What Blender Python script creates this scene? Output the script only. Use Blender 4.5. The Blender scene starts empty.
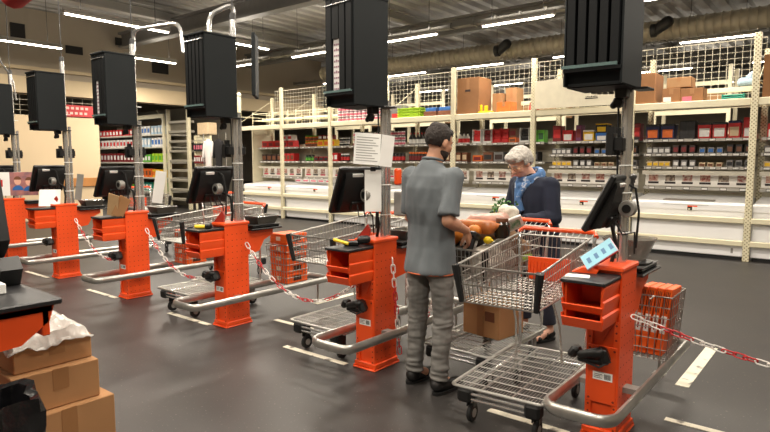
LP=50; LPN=62; EXPO=.7
import bpy, math, random
from mathutils import Vector, Matrix, Euler
random.seed(7)
SC = bpy.context.scene
COL = SC.collection
PI = math.pi

# ------------------------------------------------------------------ materials
def lin(c):
    return tuple(((v/255)/12.92 if v/255 <= .04045 else ((v/255+.055)/1.055)**2.4) for v in c)

MATS = {}
def mat(name, rgb, rough=.6, metal=0.0, var=.10, scale=6.0, bump=0.0, rgb2=None, emit=0.0, trans=0.0, alpha=1.0, spec=.5, coat=0.0):
    if name in MATS: return MATS[name]
    m = bpy.data.materials.new(name); m.use_nodes = True
    nt = m.node_tree; b = nt.nodes['Principled BSDF']
    c = lin(rgb); c2 = lin(rgb2) if rgb2 else tuple(v*(1-var) for v in c)
    tc = nt.nodes.new('ShaderNodeTexCoord')
    n = nt.nodes.new('ShaderNodeTexNoise'); n.inputs['Scale'].default_value = scale; n.inputs['Detail'].default_value = 4
    nt.links.new(tc.outputs['Object'], n.inputs['Vector'])
    r = nt.nodes.new('ShaderNodeValToRGB')
    r.color_ramp.elements[0].position = .35; r.color_ramp.elements[1].position = .65
    r.color_ramp.elements[0].color = (*c2, 1); r.color_ramp.elements[1].color = (*c, 1)
    nt.links.new(n.outputs['Fac'], r.inputs['Fac']); nt.links.new(r.outputs['Color'], b.inputs['Base Color'])
    b.inputs['Roughness'].default_value = rough; b.inputs['Metallic'].default_value = metal
    b.inputs['Specular IOR Level'].default_value = spec
    b.inputs['Coat Weight'].default_value = coat
    if trans: b.inputs['Transmission Weight'].default_value = trans
    if alpha < 1: b.inputs['Alpha'].default_value = alpha
    if emit:
        b.inputs['Emission Color'].default_value = (*c, 1); b.inputs['Emission Strength'].default_value = emit
    if bump:
        bp = nt.nodes.new('ShaderNodeBump'); bp.inputs['Strength'].default_value = bump; bp.inputs['Distance'].default_value = .02
        nt.links.new(n.outputs['Fac'], bp.inputs['Height']); nt.links.new(bp.outputs['Normal'], b.inputs['Normal'])
    MATS[name] = m
    return m

def mix_chain(name, base, feature, fac_builder, rough=.6, metal=0.0):
    m = mat(name, base, rough, metal)
    nt = m.node_tree; b = nt.nodes['Principled BSDF']
    src = b.inputs['Base Color'].links[0].from_socket
    mx = nt.nodes.new('ShaderNodeMix'); mx.data_type = 'RGBA'
    mx.inputs['B'].default_value = (*lin(feature), 1)
    nt.links.new(src, mx.inputs['A'])
    tc = [x for x in nt.nodes if x.type == 'TEX_COORD'][0]
    nt.links.new(fac_builder(nt, tc), mx.inputs['Factor'])
    nt.links.new(mx.outputs['Result'], b.inputs['Base Color'])
    return m

def dotfac(pitch, thr=.55, ax=('X', 'Z'), ax2=None):
    def f(nt, tc):
        s = nt.nodes.new('ShaderNodeSeparateXYZ'); nt.links.new(tc.outputs['Object'], s.inputs[0])
        outs = []
        def one(sock_a, sock_b=None):
            v = sock_a
            if sock_b is not None:
                ad = nt.nodes.new('ShaderNodeMath'); ad.operation = 'ADD'
                nt.links.new(sock_a, ad.inputs[0]); nt.links.new(sock_b, ad.inputs[1]); v = ad.outputs[0]
            mu = nt.nodes.new('ShaderNodeMath'); mu.operation = 'MULTIPLY'; mu.inputs[1].default_value = 2*PI/pitch
            nt.links.new(v, mu.inputs[0])
            si = nt.nodes.new('ShaderNodeMath'); si.operation = 'SINE'; nt.links.new(mu.outputs[0], si.inputs[0])
            return si.outputs[0]
        a = one(s.outputs['X'], s.outputs['Y']); z = one(s.outputs['Z'])
        mu = nt.nodes.new('ShaderNodeMath'); mu.operation = 'MULTIPLY'
        nt.links.new(a, mu.inputs[0]); nt.links.new(z, mu.inputs[1])
        g = nt.nodes.new('ShaderNodeMath'); g.operation = 'GREATER_THAN'; g.inputs[1].default_value = thr
        nt.links.new(mu.outputs[0], g.inputs[0])
        return g.outputs[0]
    return f

def noisefac(scale, thr, kind='NOISE', stretch=(1, 1, 1), soft=.05):
    def f(nt, tc):
        mp = nt.nodes.new('ShaderNodeMapping'); mp.inputs['Scale'].default_value = stretch
        nt.links.new(tc.outputs['Object'], mp.inputs['Vector'])
        t = nt.nodes.new('ShaderNodeTexNoise'); t.inputs['Scale'].default_value = scale; t.inputs['Detail'].default_value = 5
        nt.links.new(mp.outputs[0], t.inputs['Vector'])
        r = nt.nodes.new('ShaderNodeMapRange'); r.inputs['From Min'].default_value = thr-soft; r.inputs['From Max'].default_value = thr+soft
        nt.links.new(t.outputs['Fac'], r.inputs['Value'])
        return r.outputs[0]
    return f

ORANGE = mat('orange_powder_coat', (238, 82, 26), .42, 0, .10, 3, coat=.1)
ORANGE_P = mix_chain('orange_perforated_steel', (236, 66, 22), (80, 18, 6), dotfac(.05, .62), .42)
ORANGE_PL = mat('orange_plastic', (242, 84, 26), .4, 0, .08, 5)
ORANGE_CR = mat('orange_crate_plastic', (240, 98, 24), .5, 0, .12, 5)
CHROME = mat('chrome_tube', (222, 222, 220), .22, .85, .10, 12)
STEEL = mat('galvanised_rail', (200, 198, 192), .32, .85, .22, 7, bump=.05)
WIRE = mat('zinc_wire', (176, 174, 168), .42, .9, .12, 15)
BLACKP = mat('black_plastic', (13, 14, 15), .42, 0, .2, 8)
BLACKM = mat('black_matt_panel', (10, 13, 15), .6, 0, .15, 3, spec=.2)
BLACKS = mat('black_side_panel', (20, 25, 27), .6, 0, .12, 3, spec=.25)
BLACKR = mat('black_rubber', (18, 18, 18), .75)
TOPPL = mat('black_counter_laminate', (32, 32, 34), .42, 0, .2, 20)
GLASSY = mat('clear_green_acrylic', (130, 156, 154), .1, 0, .05, 5, trans=.5)
WHITE = mat('white_paper', (236, 236, 232), .7, 0, .04, 5)
CREAM = mat('cream_rack_steel', (224, 216, 186), .5, 0, .06, 4)
CREAM_P = mix_chain('cream_perforated_upright', (224, 216, 186), (140, 128, 92), dotfac(.055, .45), .5)
FRWHITE = mat('freezer_white_enamel', (240, 240, 240), .35, 0, .03, 2)
GREYSH = mat('grey_shelf_steel', (150, 148, 142), .5, .3, .1, 5)
GREYD = mat('dark_grey_metal', (70, 70, 70), .45, .3)
CARD = mat('brown_cardboard', (176, 130, 86), .85, 0, .10, 4)
CARD2 = mat('brown_cardboard_tape', (158, 112, 70), .5, 0, .06, 4)
PALECARD = mat('pale_cardboard', (196, 160, 116), .85, 0, .1, 4)
REDC = mat('chain_red_plastic', (196, 28, 36), .4)
WHTC = mat('chain_white_plastic', (236, 232, 226), .4)
YEL = mat('yellow_plastic', (242, 206, 30), .4)
BAGB = mat('black_bin_bag', (16, 16, 18), .22, 0, .2, 10, bump=.6)
FILM = mat('clear_crumpled_film', (225, 220, 214), .25, 0, .1, 9, bump=.8, alpha=.55)
LINE = mix_chain('floor_marking_paint', (226, 220, 200), (120, 114, 104), noisefac(9, .62), .6)

# mesh builder ---------------------------------------------------------------
class MB:
    def __init__(s): s.v = []; s.f = []; s.mi = []; s.mats = []; s.cur = 0
    def use(s, m):
        if m not in s.mats: s.mats.append(m)
        s.cur = s.mats.index(m); return s
    def add(s, vs, fs, M=None):
        o = len(s.v)
        for p in vs:
            p = Vector(p)
            if M is not None: p = M @ p
            s.v.append(tuple(p))
        for f in fs: s.f.append(tuple(i+o for i in f)); s.mi.append(s.cur)
        return s
    def box(s, lo, hi, M=None, ch=0.0):
        (a, b, c), (d, e, g) = lo, hi
        if ch <= 0:
            vs = [(a,b,c),(d,b,c),(d,e,c),(a,e,c),(a,b,g),(d,b,g),(d,e,g),(a,e,g)]
            fs = [(0,3,2,1),(4,5,6,7),(0,1,5,4),(1,2,6,5),(2,3,7,6),(3,0,4,7)]
            return s.add(vs, fs, M)
        k = min(ch, (d-a)*.45, (e-b)*.45, (g-c)*.45)
        X = (a, a+k, d-k, d); Y = (b, b+k, e-k, e); Z = (c, c+k, g-k, g)
        vs = []; 
        for sz in (0, 1):
            for sy in (0, 1):
                for sx in (0, 1):
                    x0 = X[3] if sx else X[0]; x1 = X[2] if sx else X[1]
                    y0 = Y[3] if sy else Y[0]; y1 = Y[2] if sy else Y[1]
                    z0 = Z[3] if sz else Z[0]; z1 = Z[2] if sz else Z[1]
                    vs += [(x0, y1, z1), (x1, y0, z1), (x1, y1, z0)]
        def i(sx, sy, sz, w): return ((sz*2+sy)*2+sx)*3+w
        fs = [(i(0,0,0,0), i(0,0,1,0), i(0,1,1,0), i(0,1,0,0)), (i(1,0,0,0), i(1,1,0,0), i(1,1,1,0), i(1,0,1,0)),
              (i(0,0,0,1), i(1,0,0,1), i(1,0,1,1), i(0,0,1,1)), (i(0,1,0,1), i(0,1,1,1), i(1,1,1,1), i(1,1,0,1)),
              (i(0,0,0,2), i(0,1,0,2), i(1,1,0,2), i(1,0,0,2)), (i(0,0,1,2), i(1,0,1,2), i(1,1,1,2), i(0,1,1,2))]
        for sy in (0, 1):
            for sz in (0, 1): fs.append((i(0,sy,sz,1), i(1,sy,sz,1), i(1,sy,sz,2), i(0,sy,sz,2)))
        for sx in (0, 1):
            for sz in (0, 1): fs.append((i(sx,0,sz,0), i(sx,1,sz,0), i(sx,1,sz,2), i(sx,0,sz,2)))
        for sx in (0, 1):
            for sy in (0, 1): fs.append((i(sx,sy,0,0), i(sx,sy,1,0), i(sx,sy,1,1), i(sx,sy,0,1)))
        for sx in (0, 1):
            for sy in (0, 1):
                for sz in (0, 1): fs.append((i(sx,sy,sz,0), i(sx,sy,sz,1), i(sx,sy,sz,2)))
        return s.add(vs, fs, M)
    def cbox(s, c, d, rot=None, ch=0.0, M=None):
        T = Matrix.Translation(c)
        if rot: T = T @ Euler(rot).to_matrix().to_4x4()
        if M is not None: T = M @ T
        h = [v/2 for v in d]
        return s.box([-v for v in h], h, T, ch)
    def tube(s, pts, r, n=6, closed=False, rz=None, cap=True, M=None):
        pts = [Vector(p) for p in pts]; N = len(pts); rings = []
        rr = r if isinstance(r, (list, tuple)) else [r]*N
        up = None
        vs = []
        for k, p in enumerate(pts):
            a = pts[(k-1) % N] if (closed or k > 0) else p
            b = pts[(k+1) % N] if (closed or k < N-1) else p
            t = (b-a)
            if t.length < 1e-9: t = Vector((0, 0, 1))
            t.normalize()
            if rz is not None:
                u = Vector((0, 0, 1)); w = t.cross(u).normalized()
                for q in range(n):
                    an = 2*PI*q/n
                    vs.append(p+w*math.cos(an)*rr[k]+u*math.sin(an)*rz)
                continue
            if up is None:
                up = Vector((0, 0, 1)) if abs(t.z) < .9 else Vector((1, 0, 0))
            w = t.cross(up)
            if w.length < 1e-6: w = t.cross(Vector((0, 1, 0)))
            w.normalize(); u = w.cross(t).normalized(); up = u
            for q in range(n):
                an = 2*PI*q/n
                vs.append(p+w*math.cos(an)*rr[k]+u*math.sin(an)*rr[k])
        fs = []
        M_ = N if closed else N-1
        for k in range(M_):
            for q in range(n):
                a = k*n+q; b = k*n+(q+1) % n; c = ((k+1) % N)*n+(q+1) % n; d = ((k+1) % N)*n+q
                fs.append((a, b, c, d))
        if cap and not closed:
            fs.append(tuple(range(n))[::-1]); fs.append(tuple((N-1)*n+q for q in range(n)))
        return s.add(vs, fs, M)
    def lathe(s, prof, n=14, M=None, c=(0, 0, 0)):
        vs = []; fs = []
        for (r, z) in prof:
            for q in range(n):
                an = 2*PI*q/n; vs.append((c[0]+r*math.cos(an), c[1]+r*math.sin(an), c[2]+z))
        for k in range(len(prof)-1):
            for q in range(n): fs.append((k*n+q, k*n+(q+1) % n, (k+1)*n+(q+1) % n, (k+1)*n+q))
        fs.append(tuple(range(n))[::-1]); fs.append(tuple((len(prof)-1)*n+q for q in range(n)))
        return s.add(vs, fs, M)
    def prism(s, poly, lo, hi, axis='x', M=None):
        n = len(poly); vs = []
        for h in (lo, hi):
            for (a, b) in poly:
                vs.append({'x': (h, a, b), 'y': (a, h, b), 'z': (a, b, h)}[axis])
        fs = [tuple(range(n)), tuple(range(2*n-1, n-1, -1))]
        for k in range(n): fs.append((k, (k+1) % n, n+(k+1) % n, n+k))
        return s.add(vs, fs, M)
    def ell(s, c, r, rot=None, n=14, m=9, M=None):
        T = Matrix.Translation(c)
        if rot: T = T @ Euler(rot).to_matrix().to_4x4()
        if M is not None: T = M @ T
        vs = [(0, 0, -r[2])]
        for k in range(1, m):
            ph = -PI/2+PI*k/m
            for q in range(n):
                an = 2*PI*q/n; vs.append((r[0]*math.cos(ph)*math.cos(an), r[1]*math.cos(ph)*math.sin(an), r[2]*math.sin(ph)))
        vs.append((0, 0, r[2])); fs = []
        for q in range(n): fs.append((0, 1+(q+1) % n, 1+q))
        for k in range(m-2):
            for q in range(n): fs.append((1+k*n+q, 1+k*n+(q+1) % n, 1+(k+1)*n+(q+1) % n, 1+(k+1)*n+q))
        L = len(vs)-1
        for q in range(n): fs.append((L, 1+(m-2)*n+q, 1+(m-2)*n+(q+1) % n))
        return s.add(vs, fs, T)
    def cap(s, p0, r0, p1, r1, n=12):
        # tapered capsule
        p0 = Vector(p0); p1 = Vector(p1); d = (p1-p0); L = d.length
        pts = []; rr = []
        dn = d.normalized() if L > 1e-6 else Vector((0, 0, 1))
        for k in range(5):
            a = PI/2*(k+.15)/5; pts.append(p0-dn*r0*math.cos(a)); rr.append(r0*math.sin(a))
        pts.append(p0); rr.append(r0); pts.append(p1); rr.append(r1)
        for k in range(4, -1, -1):
            a = PI/2*(k+.15)/5; pts.append(p1+dn*r1*math.cos(a)); rr.append(r1*math.sin(a))
        return s.tube(pts, rr, n)
    def loft(s, secs, n=20, M=None):
        # secs: (center, rx, ry, tiltx) horizontal-ish ellipses
        vs = []; fs = []
        for sec in secs:
            c, rx, ry = sec[0], sec[1], sec[2]; yaw = sec[3] if len(sec) > 3 else 0
            for q in range(n):
                an = 2*PI*q/n
                e = .85
                cx = math.copysign(abs(math.cos(an))**e, math.cos(an))*rx; cy = math.copysign(abs(math.sin(an))**e, math.sin(an))*ry
                vs.append((c[0]+cx*math.cos(yaw)-cy*math.sin(yaw), c[1]+cx*math.sin(yaw)+cy*math.cos(yaw), c[2]))
        for k in range(len(secs)-1):
            for q in range(n): fs.append((k*n+q, k*n+(q+1) % n, (k+1)*n+(q+1) % n, (k+1)*n+q))
        fs.append(tuple(range(n))[::-1]); fs.append(tuple((len(secs)-1)*n+q for q in range(n)))
        return s.add(vs, fs, M)
    def mesh(s, name, smooth=35):
        me = bpy.data.meshes.new(name); me.from_pydata(s.v, [], s.f)
        for m in s.mats: me.materials.append(m)
        if s.mats: me.polygons.foreach_set('material_index', s.mi)
        import bmesh
        bm = bmesh.new(); bm.from_mesh(me); bmesh.ops.recalc_face_normals(bm, faces=bm.faces); bm.to_mesh(me); bm.free()
        if smooth:
            me.polygons.foreach_set('use_smooth', [True]*len(me.polygons)); me.set_sharp_from_angle(angle=math.radians(smooth))
        me.update(); return me
    def build(s, name, m=None, parent=None, smooth=35, loc=None, rot=None):
        if m is not None and not s.mats: s.mats = [m]; s.mi = [0]*len(s.f)
        o = bpy.data.objects.new(name, s.mesh(name, smooth)); COL.objects.link(o)
        if parent: o.parent = parent
        if loc: o.location = loc
        if rot: o.rotation_euler = rot
        return o

def empty(name, loc=(0, 0, 0), rz=0.0, rot=None):
    o = bpy.data.objects.new(name, None); COL.objects.link(o); o.location = loc; o.rotation_euler = rot or (0, 0, rz)
    o.empty_display_size = .1
    return o
def tag(o, label=None, cat=None, group=None, kind=None):
    if label: o['label'] = label
    if cat: o['category'] = cat
    if group: o['group'] = group
    if kind: o['kind'] = kind
    return o
def copy_tree(o, parent=None):
    c = o.copy(); COL.objects.link(c); c.parent = parent
    for ch in list(o.children): copy_tree(ch, c)
    return c
def del_tree(o):
    for ch in list(o.children): del_tree(ch)
    bpy.data.objects.remove(o)
def find(o, name):
    return [c for c in o.children if c.name.split('.')[0] == name]
def struct(mb, name, m=None): return tag(mb.build(name, m, smooth=30), kind='structure')
def area(name, loc, size, power, col=(1, .90, .77), rot=(0, 0, 0)):
    l = bpy.data.lights.new(name, 'AREA'); l.shape = 'RECTANGLE'; l.size, l.size_y = size; l.energy = power; l.color = col
    o = bpy.data.objects.new(name, l); COL.objects.link(o); o.location = loc; o.rotation_euler = rot; return o

# ------------------------------------------------------------------ camera
cam = bpy.data.cameras.new('camera'); co = bpy.data.objects.new('camera', cam); COL.objects.link(co)
cam.sensor_width = 36; cam.lens = 585/770*36; cam.clip_end = 120; cam.clip_start = .05
co.location = (0, 0, 1.52); co.rotation_euler = (PI/2-math.atan(56/585), 0, math.radians(38.9))
SC.camera = co
SC.view_settings.view_transform = 'Standard'; SC.view_settings.look = 'None'; SC.view_settings.gamma = 1
SC.view_settings.exposure = EXPO
SC.cycles.use_denoising = True
SC.cycles.max_bounces = 6; SC.cycles.diffuse_bounces = 3; SC.cycles.glossy_bounces = 3; SC.cycles.transparent_max_bounces = 8
SC.cycles.sample_clamp_indirect = 4

# ------------------------------------------------------------------ room
CEIL = 5.2
fm = mat('dark_poured_floor', (52, 49, 47), .45, 0, .16, 1.3, bump=.02)
ft = fm.node_tree; fb = ft.nodes['Principled BSDF']
mixn = noisefac(2.2, .56, soft=.12)
_tc = [x for x in ft.nodes if x.type == 'TEX_COORD'][0]
mx = ft.nodes.new('ShaderNodeMix'); mx.data_type = 'RGBA'; mx.inputs['B'].default_value = (*lin((45, 43, 42)), 1)
ft.links.new(fb.inputs['Base Color'].links[0].from_socket, mx.inputs['A']); ft.links.new(mixn(ft, _tc), mx.inputs['Factor'])
sp = ft.nodes.new('ShaderNodeTexNoise'); sp.inputs['Scale'].default_value = 55; sp.inputs['Detail'].default_value = 3
ft.links.new(_tc.outputs['Object'], sp.inputs['Vector'])
spr = ft.nodes.new('ShaderNodeMapRange'); spr.inputs['From Min'].default_value = .66; spr.inputs['From Max'].default_value = .74; spr.inputs['To Max'].default_value = .5
ft.links.new(sp.outputs['Fac'], spr.inputs['Value'])
mx2 = ft.nodes.new('ShaderNodeMix'); mx2.data_type = 'RGBA'; mx2.inputs['B'].default_value = (*lin((150, 142, 130)), 1)
ft.links.new(mx.outputs['Result'], mx2.inputs['A']); ft.links.new(spr.outputs[0], mx2.inputs['Factor'])
ft.links.new(mx2.outputs['Result'], fb.inputs['Base Color'])

b = MB(); b.box((-34, -6, -.2), (6, 36, 0)); struct(b, 'floor', fm)
WALLG = mat('grey_brown_plaster', (160, 149, 132), .85, 0, .08, .8)
WALLB = mat('beige_painted_panel', (208, 186, 152), .7, 0, .04, .8)
WALLC = mat('lit_bulkhead_plaster', (190, 172, 140), .8, 0, .06, .6)  # paler than the wall: lamp light on the bulkhead band, put into the colour
WOOD = mat('wooden_bumper_board', (182, 124, 66), .5, 0, .15, 4)
DARKC = mat('dark_corrugated_ceiling', (165, 163, 158), .6, .0, .12, 2)
BEAM = mat('grey_roof_beam', (168, 166, 160), .6, .2, .1, 2)
# left wall: upper part with its openings, and the lower panel that ends at the aisle
b = MB(); b.box((-16.3, -6, 3.15), (-16.0, 7.6, CEIL)); b.box((-16.3, 7.6, 3.15), (-16.0, 16, CEIL))
b.use(WALLG) if False else None
struct(b, 'wall_left', WALLG)
b = MB(); b.box((-16.0, 3.0, 3.15), (-15.88, 16, 3.55)); b.box((-16.0, 2.0, 3.72), (-15.9, 16, 3.8)); struct(b, 'trim_1', WALLC)
b = MB(); b.box((-16.3, -6, 0), (-16.0, 7.55, 2.62)); struct(b, 'wall_left_panel', WALLB)
b = MB(); b.box((-16.0, -6, .82), (-15.95, 7.5, 1.05), ch=.01); struct(b, 'trim_2', WOOD)
b = MB(); b.box((-34, 35.7, 0), (6, 36, CEIL)); struct(b, 'wall_back', WALLG)
b = MB(); b.box((5.7, -6, 0), (6, 36, CEIL)); struct(b, 'wall_right', WALLG)
b = MB(); b.box((-34, -6.3, 0), (6, -6, CEIL)); struct(b, 'wall_front', WALLG)
b = MB(); b.box((-34.3, -6, 0), (-34, 36, CEIL)); struct(b, 'wall_far_left', WALLG)
b = MB(); b.box((-23.5, 12.2, 0), (-16.3, 12.35, 3.4)); struct(b, 'wall_aisle', mat('aisle_grey_wall', (150, 144, 132), .8))
# corrugated ceiling, ribs along Y
b = MB(); x = -34; vs = []; prof = []
while x < 6: prof += [(x, CEIL), (x+.16, CEIL), (x+.2, CEIL+.1), (x+.36, CEIL+.1)]; x += .4
prof.append((6, CEIL)); n = len(prof)
vs = [(p[0], -6, p[1]) for p in prof]+[(p[0], 36, p[1]) for p in prof]
b.add(vs, [(k, k+1, n+k+1, n+k) for k in range(n-1)]); b.box((-34, -6, CEIL+.12), (6, 36, CEIL+.3)); struct(b, 'ceiling', DARKC)
# dark openings in the upper left wall
for vi, (y, z, w, h) in enumerate(((5.7, 4.55, .32, .5), (7.0, 4.35, .42, .2), (9.4, 4.2, .5, .35), (8.3, 4.75, .4, .2))):
    b = MB(); b.box((-16.02, y-w/2, z-h/2), (-15.97, y+w/2, z+h/2)); o = b.build('window_%d' % (vi+1), mat('dark_vent_opening', (30, 28, 26), .8)); tag(o, kind='structure')
# roof beams along Y and X
BX = [(-13.2, 4.85), (-9.1, 4.95), (-4.9, 4.95), (-.7, 4.95)]
for i, (x, z) in enumerate(BX):
    b = MB(); b.box((x-.09, -5.9, z), (x+.09, 35.6, z+.05)); b.box((x-.02, -5.9, z+.05), (x+.02, 35.6, z+.2)); b.box((x-.09, -5.9, z+.2), (x+.09, 35.6, z+.25))
    o = struct(b, 'ceiling_beam', BEAM)
for y in (8.2, 12.4, 16.6, 21, 26):
    b = MB(); b.box((-15.8, y-.12, 4.55), (5.6, y+.12, 4.6)); b.box((-15.8, y-.02, 4.6), (5.6, y+.02, 4.9)); b.box((-15.8, y-.12, 4.9), (5.6, y+.12, 4.95))
    struct(b, 'ceiling_girder', mat('dark_girder', (120, 119, 116), .6, .1))
# round ribbed duct
b = MB(); pts = []; rr = []
x = -12.5
while x < 5: pts += [(x, 12.6, 4.06), (x+.03, 12.6, 4.06), (x+.06, 12.6, 4.06)]; rr += [.19, .21, .19]; x += .14
b.tube(pts, rr, 14); d = b.build('ventilation_duct', mat('galvanised_duct', (168, 160, 142), .45, .35, .2, 3))
tag(d, 'long ribbed silver ventilation duct under the ceiling above the freezers', 'duct')
for i, (x, nm) in enumerate(((-6.55, 'left of'), (-3.2, 'right of'))):
    b = MB(); b.cap((x, 12.25, 4.0), .10, (x+.22, 12.2, 4.12), .11); b.lathe([(.12, 0), (.13, .02), (.13, .09), (.1, .1)], 14, M=Matrix.Translation((x+.02, 12.24, 4.0)) @ Euler((0, -PI/2, 0)).to_matrix().to_4x4())
    o = b.build('loudspeaker', BLACKP); tag(o, 'black loudspeaker below the silver duct, %s of the nearest dispenser cabinet' % ('left' if i == 0 else 'right'), 'loudspeaker')
# hanging cable trays that carry the lamp rows
TUBE = mat('fluorescent_tube', (255, 244, 224), .4, emit=14)
LAMPB = mat('lamp_housing_grey', (176, 172, 164), .5, .2)
def lamp(loc, L, along='x', label='', end=True, group='fluorescent lamps over the store', power=60, near=False):
    rz = 0 if along == 'x' else PI/2
    t = empty('ceiling_lamp', loc, rz); tag(t, label, 'lamp', group)
    b = MB(); b.box((-L/2, -.045, .03), (L/2, .045, .08), ch=.01); b.box((-L/2, -.02, .09), (L/2, .02, .12)); b.build('lamp_housing', LAMPB, t)
    b = MB(); b.box((-L/2+.03, -.024, .005), (L/2-.03, .024, .03), ch=.008); b.build('lamp_tube', TUBE, t)
    for s in (-1, 1):
        b = MB(); b.tube([(s*L*.35, 0, .12), (s*L*.35, 0, CEIL-loc[2]+.05)], .006, 5); b.build('suspension_rod', GREYD, t)
    area('lamp_light', (loc[0], loc[1], loc[2]-.03), (L, .12) if along == 'x' else (.12, L), power)
    area('lamp_uplight', (loc[0], loc[1], loc[2]+.14), (L, .12) if along == 'x' else (.12, L), power*.16, rot=(PI, 0, 0))
    return t
rows = [(9.95, [-12.95, -10.25, -7.4, -4.97, -2.2, .6], 'row nearest the checkouts'),
        (14.0, [-13.2, -10.5, -8.05, -5.3, -2.45, .3], 'second row, above the rack'),
        (17.95, [-15.0, -12.3, -9.4, -7.2, -4.4, -1.6], 'third row, deep in the store')]
ordn = ['leftmost', 'second from left', 'third from left', 'fourth from left', 'fifth from left', 'rightmost']
for y, xs, nm in rows:
    for k, x in enumerate(xs):
        lamp((x, y, 4.0), 1.45, 'x', 'lit ceiling lamp, %s in the %s' % (ordn[k], nm), power=LP)
    b = MB(); b.box((-15.5, y+.14, 4.14), (4.5, y+.34, 4.2)); 
    for k in range(40): b.box((-15.5+k*.5, y+.12, 4.12), (-15.46+k*.5, y+.36, 4.22))
    o = b.build('cable_tray', mat('grey_cable_tray', (120, 118, 112), .5, .4)); tag(o, 'long grey cable tray hung along the %s' % nm, 'cable tray')
for y, xs in ((22.0, [-16, -10, -4]), (25.5, [-13, -7])):
    for x in xs: lamp((x, y, 4.0), 1.45, 'x', 'small distant fluorescent lamp seen through the wire mesh', power=LP*1.6, group='far lamps behind the mesh')
for k, (x, y, L, lb) in enumerate(((-10.75, 5.55, 2.0, 'long fluorescent lamp running away above the fourth checkout'),
                  (-14.15, 4.9, 2.1, 'lit fluorescent lamp at the left picture edge under the grey wall'),
                  (-14.0, 8.0, 1.4, 'lit fluorescent lamp between the second and third dispenser cabinets'),
                  (-10.6, 8.35, 1.2, 'short fluorescent lamp right of the third dispenser cabinet'))):
    lamp((x, y, 4.0), L, 'y', lb, power=LP)
# the lamps over the checkout zone itself (above the frame)
for y in (5.9, 2.4, -1.2):
    for x in (-7.6, -4.9, -2.2, .5):
        lamp((x, y, 4.3), 1.45, 'x', 'fluorescent lamp hung over the orange checkout lanes', power=LPN, group='lamps over the checkout lanes')
for x in (-20.5, -18.3):
    lamp((x, 9.0, 3.05), 1.3, 'x', 'small lamp added to light the side aisle, %s one' % ('left' if x < -19 else 'right'), power=LP*.55)  # lamps added to brighten the side aisle
area('aisle_fill_light', (-14.6, 8.4, 3.6), (1.2, .2), LP)  # extra fill light, added without a fixture

# floor markings
k = 0
for (cx, cy, w, d, rz, lab) in [(-3.23, 3.12, .68, .05, 0, 'short painted floor line left of the second checkout column'),
        (-4.93, 3.1, .68, .05, 0, 'short painted floor line left of the third checkout column'),
        (-6.64, 3.08, .68, .05, 0, 'short painted floor line left of the fourth checkout column'),
        (-8.44, 3.07, .7, .05, 0, 'short painted floor line left of the fifth checkout column'),
        (-1.42, 3.08, .5, .05, 0, 'short painted floor line left of the nearest checkout column'),
        (-.45, 3.62, .7, .05, 0, 'painted floor line right of the nearest checkout at the picture edge'),
        (-.84, 4.75, .085, 1.05, 0, 'painted floor dash running away right of the nearest checkout'),
        (-4.4, 4.6, .07, .65, 0, 'painted floor dash running away behind the third checkout'),
        (-4.0, 3.6, .5, .05, 0, 'painted floor line between the third checkout and the low trolley'),
        (-6.3, 4.2, .5, .05, 0, 'painted floor line behind the low grey trolley deck at left'),
        (-9.9, 5.4, 1.0, .05, 0, 'faint painted floor line behind the far left checkouts')]:
    b = MB(); b.box((-w/2, -d/2, .0005), (w/2, d/2, .004)); o = b.build('floor_marking', LINE, loc=(cx, cy, 0), rot=(0, 0, rz)); tag(o, lab, 'floor line')
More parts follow.
